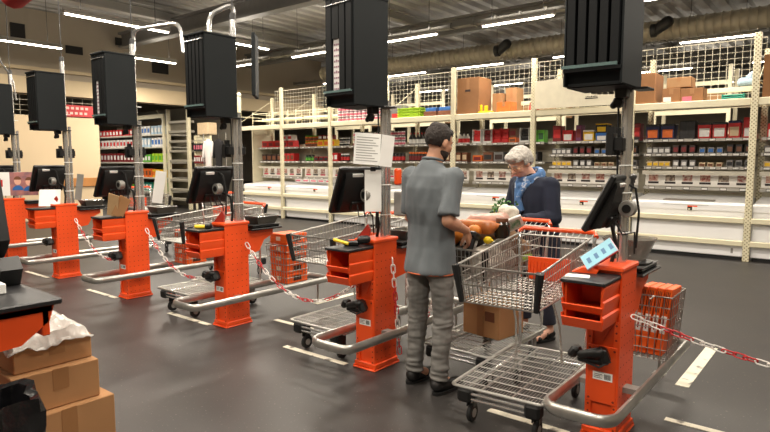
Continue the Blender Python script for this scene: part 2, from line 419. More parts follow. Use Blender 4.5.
# ------------------------------------------------------------------ checkout stand
SX = [-1.02, -2.72, -4.465, -6.235, -8.0, -9.75]; SY = 3.27
def rrect(x0, y0, x1, y1, r, z, n=6):
    pts = []
    for (cx, cy, a0) in ((x1-r, y0+r, -PI/2), (x1-r, y1-r, 0), (x0+r, y1-r, PI/2), (x0+r, y0+r, PI)):
        for k in range(n+1):
            a = a0+PI/2*k/n; pts.append((cx+r*math.cos(a), cy+r*math.sin(a), z))
    return pts
def holes(b, face, xs, zs, r=.006):
    # little discs just proud of a panel (perforations)
    for x in xs:
        for z in zs:
            vs = []
            for k in range(6):
                a = 2*PI*k/6
                vs.append((face[1], x+r*math.cos(a), z+r*math.sin(a)) if face[0] == 'x' else (x+r*math.cos(a), face[1], z+r*math.sin(a)))
            b.add(vs, [tuple(range(6))])
HOLE = mat('punched_hole_dark', (120, 30, 10), .8)
def make_stand():
    t = empty('checkout_stand')
    b = MB(); b.box((-.105, -.15, 0), (.105, .15, .012), ch=.004)
    for x in (-.095, .095):
        for y in (-.14, .14): b.lathe([(.008, 0), (.008, .008), (.005, .012)], 6, c=(x, y, .012))
    b.build('base_plate', ORANGE, t)
    b = MB()
    b.box((-.08, -.115, .015), (.08, .13, .93), ch=.004)
    b.box((-.085, -.13, .015), (-.055, -.11, .66), ch=.003); b.box((.055, -.13, .015), (.085, -.11, .66), ch=.003)
    b.box((.078, -.13, .015), (.088, .13, .95), ch=.002); b.box((-.088, -.13, .015), (-.078, .13, .95), ch=.002)
    b.prism([(-.055, .66), (.055, .66), (0, .55)], -.122, -.112, 'y')
    b.box((-.078, -.137, .20), (.078, -.128, .52), ch=.003)
    b.box((-.095, -.14, .93), (.095, .145, .957), ch=.006)
    b.box((-.1, -.135, .015), (.1, .135, .05), ch=.004)
    b.use(ORANGE); b.mi = [0]*len(b.f); b.use(HOLE)
    holes(b, ('x', .0888), [-.1, -.05, 0, .05, .1], [.08+.055*k for k in range(15)], .0045)
    holes(b, ('y', -.1305), [-.07, .07], [.06+.04*k for k in range(4)]+[.56, .6, .64], .006)
    holes(b, ('y', -.1378), [-.066, .066], [.22, .5], .007)
    b.build('column', None, t)
    # tray unit
    tr = MB()
    x0, x1, y0, y1 = -.13, .068, -.38, -.12
    tr.box((x1-.012, y0+.02, .665), (x1, y1, .895), ch=.002); tr.box((x0, y0+.02, .665), (x0+.012, y1, .895), ch=.002)
    tr.box((x0+.012, y1-.02, .665), (x1-.012, y1, .895)); tr.box((x0+.012, y0+.04, .66), (x1-.012, y1-.02, .672)); tr.box((x0+.012, y0+.04, .748), (x1-.012, y1-.02, .756))
    u = tr.build('tray_unit', ORANGE, t)
    for z, h in ((.668, .05), (.752, .035)):
        b = MB(); b.prism([(y0-.012, z+h), (y0-.006, z+h+.003), (y0+.028, z), (y0+.018, z-.004)], x0-.004, x1+.004, 'x')
        b.build('tray_lip', ORANGE, u)
    for z in (.665, .742, .819):
        b = MB(); b.prism([(x1, z), (x1+.012, z+.058), (x1+.012, z+.068), (x1+.002, z+.074)], y0+.005, y1, 'y'); b.build('side_fold', ORANGE, u)
        b = MB(); b.prism([(x0, z), (x0-.012, z+.058), (x0-.012, z+.068), (x0-.002, z+.074)], y0+.005, y1, 'y'); b.build('side_fold', ORANGE, u)
    b = MB(); b.box((x0-.012, y0-.015, .897), (x1+.016, y1+.01, .915), ch=.003); b.build('top_plate', TOPPL, t)
    # rear arm + scale deck
    AP = [(.13, .86), (.44, .86), (.44, .81), (.33, .76), (.27, .66), (.13, .64)]; b = MB(); b.prism(AP, .04, .07, 'x'); b.prism(AP, -.07, -.04, 'x')
    b.box((-.04, .13, .83), (.04, .44, .86)); b.build('rear_arm', ORANGE, t)
    b = MB(); b.box((-.12, .15, .862), (.12, .52, .88), ch=.006); b.box((-.105, .17, .88), (.105, .50, .905), ch=.01); d = b.build('scale_deck', BLACKP, t)
    b = MB(); b.box((-.11, .165, .905), (.11, .505, .912), ch=.003); b.build('weighing_plate', GREYD, d)
    # bumper rail
    b = MB(); b.tube(rrect(-.17, -.52, .18, 1.12, .085, .27), .020, 10, closed=True, rz=.032); r = b.build('bumper_rail', STEEL, t)
    for q in (-1, 1): b = MB(); b.box((min(q*.18, q*.08), -.05, .255), (max(q*.18, q*.08), .02, .285)); b.build('rail_bracket', GREYSH, r)
    b = MB(); b.tube([(0, 1.11, .25), (0, 1.11, 0)], .012, 8); b.box((-.04, 1.07, 0), (.04, 1.15, .006)); b.build('rail_leg', STEEL, r)
    # poles
    b = MB(); b.tube([(.022, .06, .95), (.022, .06, 2.78)], .026, 14); b.build('pole', CHROME, t)
    b = MB(); b.tube([(.022, .112, .95), (.022, .112, 1.95)], .018, 10); b.build('pole', CHROME, t)
    for z in (1.12, 1.34, 1.49, 2.1): b = MB(); b.tube([(.022+.030*math.cos(a), .08+.055*math.sin(a), z) for a in [k*PI/6 for k in range(12)]], .0035, 5, closed=True); b.build('cable_tie', WHITE, t)
    b = MB(); b.tube([(-.1, .0, 1.22), (-.03, .03, 1.18), (.0, .03, 1.05), (-.02, .03, .95)], .011, 7); b.tube([(-.02, .045, 1.9), (-.012, .05, 1.4), (-.02, .04, 1.0)], .006, 5); b.build('cable', BLACKR, t)
    b = MB()
    b.box((-.055, -.035, 1.545), (-.015, .04, 1.665), ch=.003); b.box((-.055, .105, 1.545), (-.015, .18, 1.665), ch=.003); b.box((-.02, -.02, 1.57), (.03, .17, 1.64), ch=.003)
    b.box((-.06, .0, 1.62), (-.02, .03, 1.70)); b.box((-.06, .12, 1.62), (-.02, .15, 1.70))
    br = b.build('mounting_plate', BLACKP, t)
    b = MB(); b.tube([(.022, .06, 2.78), (.022, .06, CEIL)], .006, 6); b.lathe([(.029, 0), (.029, .05), (.012, .06)], 10, c=(.022, .06, 2.77)); b.build('suspension_wire', GREYD, t)
    # label + barcode on the column
    b = MB(); b.box((-.045, -.1395, .33), (.06, -.138, .375)); s = b.build('sticker', WHITE, t)
    b = MB()
    x = .018
    for k in range(9):
        w = random.choice([.0015, .003]); b.box((x, -.1402, .338), (x+w, -.1396, .367)); x += w+.0018
    for k in range(3): b.box((-.038, -.1402, .34+.01*k), (.005-.01*(k % 2), -.1396, .343+.01*k))
    b.build('barcode', BLACKR, s)
    # black clamp / card reader holder
    b = MB(); b.cbox((-.02, -.185, .545), (.12, .07, .03), ch=.008)
    b.cbox((-.10, -.19, .575), (.045, .07, .07), (0, .5, 0), ch=.015); b.cbox((.035, -.19, .58), (.05, .08, .09), (0, -.35, .2), ch=.018)
    b.cap((-.06, -.21, .57), .022, (.02, -.22, .60), .03); b.tube([(.07, -.2, .56), (.03, -.24, .53), (-.03, -.235, .54)], .006, 6)
    b.v = [(p[0]*1.15-.015, p[1], p[2]-.095) for p in b.v]; h = b.build('scanner_holder', BLACKP, t)
    return t
stand0 = make_stand()
st_lab = ['nearest orange checkout stand at right with two empty tray slots and black top',
 'orange checkout stand directly left of the man in the grey shirt',
 'third orange checkout stand from the right, with yellow scanner on its black top',
 'fourth orange checkout stand from the right, in front of the product aisle',
 'fifth orange checkout stand from the right, in front of the beige wall',
 'farthest orange checkout stand at the left picture edge']
stands = []
for i, x in enumerate(SX):
    s = stand0 if i == 0 else copy_tree(stand0)
    s.location = (x, SY, 0); tag(s, st_lab[i], 'checkout stand', 'orange checkout stands in a row'); stands.append(s)
for i in (3, 4): 
    pass

# ------------------------------------------------------------------ dispenser cabinets
def make_disp(slots=5, H=.70, label_slot=False):
    t = empty('dispenser_cabinet')
    w, d = .30, .33
    b = MB()
    # carcass: back, sides, top; origin = back right bottom corner
    b.box((-.012, -d, 0), (0, 0, H), ch=.003); b.box((-w, -d+.0, 0), (-w+.012, 0, H), ch=.003)
    b.box((-w+.012, -.012, 0), (-.012, 0, H)); b.box((-w, -d-.02, H), (.004, .004, H+.018), ch=.004)
    b.box((-w+.012, -d+.03, .0), (-.012, -.012, .015))
    b.build('carcass', BLACKS, t)
    b = MB(); zb = .10
    n = slots; sw = (w-.024)/n
    for k in range(n):
        xa = -w+.012+k*sw
        if label_slot and k == 1: 
            b.box((xa+.002, -d-.01, .46), (xa+sw-.002, -d+.02, H-.002)); continue
        b.prism([(xa+.002, -d+.01), (xa+.008, -d-.012), (xa+sw-.008, -d-.012), (xa+sw-.002, -d+.01)], zb, H-.002, 'z')
    b.build('front_slat', BLACKM, t)
    if label_slot:
        b = MB(); xa = -w+.012+sw; b.box((xa, -d+.005, .1), (xa+sw, -d+.02, .46)); p = b.build('label_strip', mat('white_label_strip', (235, 232, 230), .4), t)
        b = MB()
        for r in range(9):
            z = .11+r*.038
            for c in range(3): b.box((xa+.008+c*.018, -d+.003, z), (xa+.02+c*.018, -d+.0048, z+.012+.006*((r*c) % 2)))
        b.build('label_grid_pattern', mat('grey_pink_print', (150, 110, 124), .6), p)
    # acrylic lip and curved chute under the slats
    b = MB(); b.box((-w-.002, -d-.022, zb-.012), (-.02, -d-.006, zb+.004)); b.build('acrylic_shelf', GLASSY, t)
    b = MB()
    arc = [(-d-.018, zb-.014), (-d-.018, zb-.03)]+[(-d+.0+.06*math.sin(a)-.018, zb-.03-.075*(1-math.cos(a))) for a in [PI/2*k/6 for k in range(1, 7)]]+[(-.02, -.006), (-.02, .02), (-d+.02, zb-.014)]
    b.prism(arc, -w+.006, -.006, 'x'); b.build('chute', BLACKM, t)
    b = MB(); b.tube([(-w, -d-.014, H-.045), (-.012, -d-.014, H-.045)], .004, 6); b.build('trim_bar', CHROME, t)
    b = MB(); b.box((-.10, -.12, -.05), (-.04, -.05, .0), ch=.004); b.cbox((-.09, -.09, -.075), (.05, .05, .05), (0, .4, 0), ch=.01); b.cap((-.11, -.1, -.09), .018, (-.08, -.09, -.05), .02); b.box((-.02, -.10, -.012), (.06, .03, .0), ch=.003)
    b.build('hanging_bracket', BLACKP, t)
    return t
DX, DY, DZ = .088, .07, 1.90
d0 = make_disp(); dl = make_disp(4, H=.735, label_slot=True)
dz = [0, 0, 0, 0, 0, 0]
drot = [0, -5, 0, 0, 0, 0]
dlab = ['large black dispenser cabinet hung high on the nearest checkout pole above the woman',
 'black dispenser cabinet with a white label strip in one slot, above the second checkout',
 'black dispenser cabinet over the third checkout, arched pipe ending behind it',
 'black dispenser cabinet over the fourth checkout, left of the arched pipe',
 'black dispenser cabinet over the fifth checkout in front of the beige wall',
 'black dispenser cabinet cut by the left picture edge']
used = False
for i, x in enumerate(SX):
    if i in (1, 3): o = dl if not used else copy_tree(dl); used = True
    else: o = d0 if i == 0 else copy_tree(d0)
    o.location = (x+DX-(.035 if i else 0), SY+DY+.0, DZ+dz[i]); o.rotation_euler = (0, 0, math.radians(drot[i])); tag(o, dlab[i], 'cabinet', 'black dispenser cabinets on the checkout poles')
# arched pipes
def pipe(pts, name, label, r=.021):
    P = [Vector(p) for p in pts]; out = [P[0]]
    for k in range(1, len(P)-1):
        a = P[k-1]-P[k]; c = P[k+1]-P[k]; rr = min(.12, a.length*.45, c.length*.45); a.normalize(); c.normalize()
        p0 = P[k]+a*rr; p2 = P[k]+c*rr
        for q in range(7):
            s = q/6; out.append(p0*(1-s)**2+P[k]*2*s*(1-s)+p2*s*s)
    out.append(P[-1]); b = MB(); b.tube(out, r, 10); o = b.build(name, CHROME); tag(o, label, 'pipe'); return o
pipe([(SX[3]+.0, SY+.09, 2.70), (SX[3], SY+.09, 2.93), (-5.42, 3.42, 2.90), (-5.38, 3.42, 2.6)], 'arched_pipe', 'shiny pipe arching from the fourth checkout pole over to the third dispenser cabinet')
pipe([(SX[2]+.0, SY+.09, 2.75), (SX[2], SY+.09, 2.92), (SX[2]-.10, SY-.10, 2.80), (SX[2]-.10, SY-.10, 2.62)], 'arched_pipe', 'slanted pipe loop on top of the third dispenser cabinet')
pipe([(SX[5]+.0, SY+.13, 2.4), (SX[5]+.02, SY+.1, 2.72), (SX[5]+.1, SY-.1, 2.95), (SX[5]+.12, SY-.12, 5.2)], 'arched_pipe', 'thin curved pipe at the left edge rising to the ceiling', .012)
# tilted screen behind the third cabinet
t = empty('display_screen', (SX[2]+.03, SY+.30, 2.0), rot=(.0, -.07, math.radians(-48))); tag(t, 'slim tilted screen seen edge-on behind the third dispenser cabinet', 'screen')
b = MB(); b.box((-.08, -.02, .1), (.12, .015, .68), ch=.008); b.build('screen_housing', BLACKS, t)
b = MB(); b.box((-.07, -.022, .13), (.11, -.0195, .65)); b.build('screen_glass', BLACKP, t)
# large dark screen at the top right corner
t = empty('display_screen', (-.28, 3.35, 2.42), rot=(0, 0, math.radians(0))); tag(t, 'large dark screen cut by the top edge at the right corner', 'screen')
b = MB(); b.box((-.18, -.05, 0), (.6, .02, .5), ch=.01); b.build('screen_housing', BLACKS, t)
b = MB(); b.box((-.13, -.053, .05), (.56, -.049, .46)); b.build('screen_glass', BLACKP, t)
b = MB(); b.lathe([(.014, 0), (.014, .012), (.007, .016)], 10, M=Matrix.Translation((-.145, -.05, .06)) @ Euler((PI/2, 0, 0)).to_matrix().to_4x4()); b.build('bolt', GREYD, t)
# ------------------------------------------------------------------ POS monitors
def make_mon():
    t = empty('pos_monitor')
    T = Euler((0, math.radians(27), 0)).to_matrix().to_4x4()
    b = MB(); b.box((-.022, -.19, -.17), (.014, .19, .17), T, ch=.008); b.build('monitor_housing', BLACKP, t)
    b = MB(); b.box((-.0235, -.17, -.145), (-.0215, .17, .15), T); b.build('monitor_screen', mat('dark_glass_screen', (14, 16, 20), .12), t)
    b = MB(); b.prism([(.014, -.15), (.06, -.12), (.06, -.02), (.03, .12), (.014, .14)], -.15, .15, 'y', T); b.box((.05, -.08, -.12), (.075, .08, -.05), T, ch=.006); b.build('rear_cover', BLACKP, t)
    b = MB(); b.box((.0145, -.10, .10), (.031, -.02, .135), T); b.build('sticker', WHITE, t)
    b = MB(); b.lathe([(.042, -.025), (.045, -.02), (.045, .02), (.042, .025)], 16, M=Matrix.Translation((.095, .0, -.03)) @ Euler((PI/2, 0, 0)).to_matrix().to_4x4())
    b.cap((.05, 0, -.02), .02, (.11, .01, -.03), .02); j = b.build('swivel_joint', GREYSH, t)
    b = MB(); b.lathe([(.024, -.03), (.024, .03)], 12, M=Matrix.Translation((.095, .0, -.03)) @ Euler((PI/2, 0, 0)).to_matrix().to_4x4()); b.build('joint_cap', BLACKP, j)
    b = MB(); 
    for k in range(3): b.tube([(.04, -.04+.04*k, -.10), (.09, -.06+.05*k, -.17), (.13, .02, -.16), (.13, .03, -.28)], .005, 5)
    b.tube([(.05, .02, .12), (.12, .04, .08), (.14, .05, -.05), (.13, .05, -.25)], .007, 6)
    b.build('cable', BLACKR, t)
    return t
mon0 = make_mon()
mlab = ['black till monitor seen edge-on on the nearest checkout', 'black till monitor seen from behind left of the man, paper clipped beside it',
 'black till monitor on the third checkout, above the yellow scanner', 'black till monitor on the fourth checkout, brown cardboard below it',
 'black till monitor on the fifth checkout beside the family poster', 'black till monitor cut by the left picture edge']
MP = [(-.045, .0, 1.285, 0), (-.14, -.08, 1.30, -16), (-.2, -.11, 1.29, 0), (-.22, -.12, 1.28, 4), (-.24, -.12, 1.28, 4), (-.24, -.14, 1.27, 4)]
for i, x in enumerate(SX):
    o = mon0 if i == 0 else copy_tree(mon0)
    o.location = (x+MP[i][0], SY+.05+MP[i][1], MP[i][2]); o.rotation_euler = (0, 0, math.radians(MP[i][3])); o.scale = (1.0,)*3 if i == 0 else (1.1,)*3; tag(o, mlab[i], 'monitor', 'till monitors on the checkouts')
# scale pans
PANM = mat('brushed_pan_steel', (120, 116, 108), .3, .85, .15, 8)
def make_pan():
    t = empty('scale_pan')
    b = MB()
    lo = [(-.10, -.13, .0), (.10, -.13, .0), (.10, .13, .0), (-.10, .13, .0)]; hi = [(-.13, -.17, .085), (.13, -.17, .085), (.13, .17, .085), (-.13, .17, .085)]
    li = [(p[0]*.93, p[1]*.93, .008) for p in lo]; hi2 = [(p[0]*.93, p[1]*.93, .085) for p in hi]
    b.add(lo+hi+hi2+li, [(0, 1, 5, 4), (1, 2, 6, 5), (2, 3, 7, 6), (3, 0, 4, 7), (4, 5, 9, 8), (5, 6, 10, 9), (6, 7, 11, 10), (7, 4, 8, 11), (8, 9, 13, 12), (9, 10, 14, 13), (10, 11, 15, 14), (11, 8, 12, 15), (12, 13, 14, 15), (0, 3, 2, 1)])
    b.build('pan', PANM, t, smooth=0)
    b = MB(); b.tube(rrect(-.131, -.171, .131, .171, .02, .087, 3), .005, 6, closed=True); b.build('rim', CHROME, t)
    return t
p0 = make_pan()
for i in range(1, 5):
    o = p0 if i == 1 else copy_tree(p0)
    o.location = (SX[i], SY+.36, .913); o.scale = (.78, .78, .85); tag(o, ['', 'grey steel scale pan behind the man on the second checkout', 'grey steel scale pan on the rear deck of the third checkout', 'grey steel scale pan on the rear deck of the fourth checkout', 'grey steel scale pan on the rear deck of the fifth checkout'][i], 'scale pan', 'scale pans')
# dark translucent bowl on the nearest scale
SMOKE = mat('smoked_clear_plastic', (150, 143, 134), .15, .3, .1, 6, alpha=.62)
t = empty('weighing_bowl', (SX[0]-.02, SY+.34, .913)); t.scale = (1, 1, .95); tag(t, 'smoky clear plastic bowl on the scale behind the nearest monitor', 'bowl')
b = MB(); pr = [(.075, .01), (.085, .02), (.125, .13), (.135, .155)]
vs = []; 
def bowl(b, prof, sx=1.15, n=20):
    vs = []; fs = []
    for r, z in prof:
        for q in range(n):
            a = 2*PI*q/n; e = .55
            vs.append((sx*r*math.copysign(abs(math.cos(a))**e, math.cos(a)), r*math.copysign(abs(math.sin(a))**e, math.sin(a)), z))
    for k in range(len(prof)-1):
        for q in range(n): fs.append((k*n+q, k*n+(q+1) % n, (k+1)*n+(q+1) % n, (k+1)*n+q))
    fs.append(tuple(range(n))[::-1]); b.add(vs, fs)
bowl(b, [(.075, .02), (.085, .03), (.12, .14), (.128, .155), (.12, .155), (.113, .14), (.078, .035)]); b.build('bowl_wall', SMOKE, t)
b = MB(); bowl(b, [(.11, 0), (.11, .012), (.08, .02)]); b.build('bowl_foot', BLACKP, t)
# hanging wire baskets with folded orange crates
def make_bin(w=.30, d=.34, h=.40):
    t = empty('wire_basket'); b = MB()
    lo = .82
    for k in range(7):
        z = h*k/6; s = lo+(1-lo)*k/6
        b.tube([(-w/2*s, -d/2*s, z), (w/2*s, -d/2*s, z), (w/2*s, d/2*s, z), (-w/2*s, d/2*s, z)], .0035 if k < 6 else .005, 5, closed=True)
    for k in range(8):
        f = -1+2*k/7
        for s in (-1, 1):
            b.tube([(w/2*lo*f, s*d/2*lo, 0), (w/2*f, s*d/2, h)], .003, 5); b.tube([(s*w/2*lo, d/2*lo*f, 0), (s*w/2, d/2*f, h)], .003, 5)
        b.tube([(w/2*lo*f, -d/2*lo, 0), (w/2*lo*f, d/2*lo, 0)], .003, 5); b.tube([(-w/2*lo, d/2*lo*f, 0), (w/2*lo, d/2*lo*f, 0)], .003, 5)
    b.build('wire_grid', WIRE, t)
    for q in (-.05, .05): b = MB(); b.tube([(q, -d/2, h), (q, -d/2-.1, h+.0)], .005, 6); b.build('hook_arm', WIRE, t)
    return t
def make_crate(w, d, h, m=ORANGE_CR):
    t = empty('folding_crate')
    b = MB(); b.box((-w/2, -d/2, 0), (w/2, d/2, h), ch=.004)
    for z in (.12, .5, .88):
        b.box((-w/2-.003, -d/2-.003, h*z-.004), (w/2+.003, d/2+.003, h*z+.004))
    b.build('crate_body', m, t)
    b = MB(); b.box((w/2-.001, -.05, h*.25), (w/2+.004, .05, h*.75)); b.build('handle_slot', mat('dark_slot', (60, 30, 14), .7), t)
    b = MB(); b.box((-.03, -d/2-.005, h*.3), (.03, -d/2-.001, h*.7)); b.build('white_print', mat('white_print', (240, 214, 190), .5), t)
    return t
bins = {}
BN = {0: (SX[0]+.055, SY+.63, .30), 2: (SX[2]-.02, SY+.72, .28), 3: (SX[3]-.02, SY+.72, .28)}
bb = make_bin(); first = True
for i, (x, y, z) in BN.items():
    o = bb if first else copy_tree(bb); first = False
    o.location = (x, y, z)
    tag(o, {0: 'round-cornered wire basket full of upright orange packs at the nearest checkout', 2: 'wire basket with stacked orange crates behind the third checkout', 3: 'wire basket with orange crates behind the fourth checkout'}[i], 'wire basket', 'wire baskets behind the checkouts')
for k in range(4):
    t = empty('orange_pack', (SX[0]-.015+.047*k, SY+.63, .315), rot=(math.radians(-3), math.radians(6), 0)); tag(t, ['leftmost', 'second from left', 'third from left', 'rightmost'][k]+' upright orange pack in the nearest wire basket', 'pack', 'orange packs')
    b = MB(); b.box((-.02, -.12, 0), (.02, .12, .42), ch=.004); b.build('pack_body', ORANGE_CR, t)
    b = MB(); b.box((-.015, -.1215, .14), (.015, -.1205, .25)); w_ = b.build('white_label', WHITE, t)
    b = MB(); b.box((-.006, -.1222, .155), (.002, -.1216, .235)); b.build('label_print', mat('label_red_print', (170, 40, 40), .6), w_)
    b = MB(); 
    for q in range(3): b.box((-.012+.009*q, -.1215, .27), (-.008+.009*q, -.1205, .40))
    b.build('black_print', BLACKR, t)
cr = make_crate(.25, .27, .098)
first = True
for i, n in ((2, 5), (3, 4)):
    for k in range(n):
        o = cr if first else copy_tree(cr); first = False
        o.location = (BN[i][0], BN[i][1], BN[i][2]+.006+.10*k)
        tag(o, 'orange folded crate, %s of the stack behind the %s checkout' % (['bottom one', 'second from the bottom', 'third from the bottom', 'fourth from the bottom', 'top one'][k], 'third' if i == 2 else 'fourth'), 'crate', 'orange crates in wire baskets')
# chains ------------------------------------------------------------
def link_mesh(m):
    b = MB(); r = .014; L = .02; pts = []
    for k in range(9): a = -PI/2+PI*k/8; pts.append((L+r*math.cos(a), r*math.sin(a), 0))
    for k in range(9): a = PI/2+PI*k/8; pts.append((-L+r*math.cos(a), r*math.sin(a), 0))
    b.tube(pts, .0042, 6, closed=True); b.mats = [m]; b.mi = [0]*len(b.f); return b.mesh('chain_link')
LR, LW = link_mesh(REDC), link_mesh(WHTC)
def chain(p, q, sag, label, red=4, step=.052):
    p = Vector(p); q = Vector(q); t = empty('barrier_chain', p); tag(t, label, 'chain', 'red and white chains')
    n = 200; pts = [p.lerp(q, k/n)+Vector((0, 0, -sag*4*(k/n)*(1-k/n))) for k in range(n+1)]
    acc = 0; last = pts[0]; k = 0; nxt = step/2
    for a, c in zip(pts, pts[1:]):
        acc += (c-a).length
        if acc >= nxt:
            d = (c-a).normalized()
            u = d.cross(Vector((0, 0, 1))) if abs(d.z) < .97 else d.cross(Vector((0, 1, 0)))
            u.normalize(); w = d.cross(u)
            R = Matrix((d, u, w)).transposed() @ Euler((PI/4+(PI/2 if k % 2 else 0), 0, 0)).to_matrix()
            o = bpy.data.objects.new('chain_link', LR if (k//red) % 2 else LW); COL.objects.link(o); o.parent = t
            o.location = a-p; o.rotation_euler = R.to_euler(); k += 1; nxt += step
    return t
chain((SX[0]+.10, SY+.05, .66), (.55, 3.75, .36), .06, 'red and white chain running from the nearest checkout to the right picture edge', 3)
chain((SX[2]+.10, SY+.1, .75), (SX[1]-.20, 3.50, .72), .42, 'red and white chain sagging between the third and second checkouts', 3)
chain((SX[3]+.10, SY+.1, .75), (SX[2]-.3, 3.55, .66), .42, 'red and white chain sagging between the fourth and third checkouts', 3)
chain((SX[4]+.10, SY+.1, .75), (SX[3]-.3, 3.55, .66), .42, 'red and white chain sagging between the fifth and fourth checkouts', 3)
chain((SX[1]+.11, SY+.05, .80), (SX[1]+.13, SY+.12, .06), .0, 'chain hanging straight down the second checkout column', 4)
chain((SX[1]+.13, SY+.2, .62), (SX[1]+.34, SY+.30, .62), .30, 'chain looping beside the grey trousers of the man', 4)

# ------------------------------------------------------------------ trolleys
def make_cart():
    t = empty('shopping_trolley')
    W = .27
    # low deck
    b = MB(); z = .25
    b.tube(rrect(-W, 0, W, .90, .03, z, 3), .009, 7, closed=True)
    for k in range(1, 30): x = -W+2*W*k/30; b.tube([(x, .0, z+.004), (x, .90, z+.004)], .0015, 4)
    for x in (-.09, .09): b.tube([(x, .0, z-.002), (x, .90, z-.002)], .004, 5)
    for k in range(1, 10): y = .90*k/10; b.tube([(-W, y, z-.004), (W, y, z-.004)], .0032, 5)
    b.build('deck_grid', WIRE, t)
    b = MB(); b.tube([(-W+.05, .05, .20), (-W+.05, .92, .20)], .014, 8); b.tube([(W-.05, .05, .20), (W-.05, .92, .20)], .014, 8)
    b.tube([(-W+.06, .03, .205), (W-.06, .03, .205)], .008, 8); b.tube([(-W+.06, .03, .175), (W-.06, .03, .175)], .008, 8); b.tube([(-W+.03, .85, .20), (W-.03, .85, .20)], .012, 8)
    b.build('under_frame', CHROME, t)
    for s in (-1, 1):
        b = MB(); b.box((s*(W-.07)-.045, .01, .15), (s*(W-.07)+.045, .09, .232), ch=.015); b.build('corner_bumper', BLACKR, t)
    for s in (-1, 1):
        for y in (.11, .80):
            c = MB(); c.box((s*(W-.075)-.022, y-.02, .10), (s*(W-.075)-.016, y+.03, .19)); c.box((s*(W-.075)+.016, y-.02, .10), (s*(W-.075)+.022, y+.03, .19)); c.box((s*(W-.075)-.022, y-.02, .17), (s*(W-.075)+.022, y+.03, .19))
            co_ = c.build('caster', BLACKP if y < .5 else GREYSH, t)
            c = MB(); c.lathe([(.02, -.013), (.050, -.013), (.054, -.008), (.054, .008), (.050, .013), (.02, .013)], 18, M=Matrix.Translation((s*(W-.075), y+.01, .057)) @ Euler((0, PI/2, 0)).to_matrix().to_4x4()); w = c.build('wheel', BLACKR, co_)
            c = MB(); c.lathe([(.026, -.0155), (.026, .0155)], 12, M=Matrix.Translation((s*(W-.075), y+.01, .057)) @ Euler((0, PI/2, 0)).to_matrix().to_4x4()); c.build('hub', GREYSH, co_)
    # basket
    b = MB()
    def P(x, y, f):   # f 0 bottom .. 1 top
        yy = .01+y*.83; zb = .735; zt = .94+.085*y; wb = W-.055; wt = W-.03
        return (x*(wb+(wt-wb)*f), yy+(-.03 if y == 0 else .02*y)*f, zb+(zt-zb)*f)
    for f, r in ((0, .005), (.25, .003), (.5, .005), (.75, .003), (1, .007)):
        b.tube([P(-1, 1, f), P(-1, 0, f), P(1, 0, f), P(1, 1, f), ], r, 6); b.tube([P(-1, 1, f), P(1, 1, f)], r, 6)
    for k in range(1, 16): x = -1+2*k/16; b.tube([P(x, 0, 1), P(x, 0, 0), P(x, 1, 0), P(x, 1, 1)], .0027, 4)
    for k in range(1, 24):
        y = k/24
        for s in (-1, 1): b.tube([P(s, y, 1), P(s, y, 0)], .0027, 4)
        if k % 2 == 0: b.tube([P(-1, y, 0), P(1, y, 0)], .0027, 4)
    # tall rear panel
    for k in range(0, 13): x = -1+2*k/12; b.tube([P(x, 1, 1), (x*(W-.02), .90, 1.05)], .0027, 4)
    b.build('basket', WIRE, t)
    for s in (-1, 1):
        c = MB(); q0 = P(s, 0, 1); q1 = P(s, 0, 0); c.tube([(q0[0], q0[1], q0[2]+.006), (q1[0], q1[1]+.0, q1[2]+.0)], [.024, .016], 8); c.build('corner_guard', BLACKR, t)
    b = MB()
    for s in (-1, 1):
        b.tube([(s*(W-.05), .90, .20), (s*(W-.04), .90, .66), (s*(W-.02), .92, 1.0), (s*(W-.02), .95, 1.05)], .012, 8)
        b.tube([(s*.13, .25, .725), (s*.13, .50, .70), (s*.14, .62, .5), (s*.15, .66, .26)], .008, 7)
    b.tube([(-W+.05, .86, .72), (W-.05, .86, .72)], .009, 7); b.build('rear_frame', CHROME, t)
    b = MB(); b.tube([(-W+.01, .93, 1.03), (-W+.035, .97, 1.055), (W-.035, .97, 1.055), (W-.01, .93, 1.03)], .016, 10); b.build('handle', ORANGE_PL, t)
    b = MB(); b.box((-.14, .80, .74), (.14, .81, .89), ch=.003); 
    for k in range(12): b.box((-.13+.0235*k, .794, .75), (-.122+.0235*k, .80, .86))
    b.build('seat_flap', ORANGE_PL, t)
    return t
cart0 = make_cart()
CS = [((-1.465, 2.77), 4, 'empty wire trolley with low grid deck between the man and the nearest checkout'),
      ((-2.045, 3.27), 0, 'wire trolley heaped with groceries and a cardboard box on its deck'),
      ((-3.20, 3.08), 0, 'empty wire trolley with grey deck, left of the second checkout'),
      ((-5.12, 3.05), 0, 'wire trolley behind the third checkout, orange handle showing left of its crates'),
      ((-6.05, 4.72), 78, 'trolley with orange seat flap standing behind the fourth and third checkouts'),
      ((-8.7, 4.95), 80, 'wire trolley parked far left behind the fifth checkout')]
carts = []
for k, (p, r, lb) in enumerate(CS):
    o = cart0 if k == 0 else copy_tree(cart0)
    o.location = (p[0], p[1], 0); o.rotation_euler = (0, 0, math.radians(r)); tag(o, lb, 'shopping trolley', 'wire shopping trolleys'); carts.append(o)
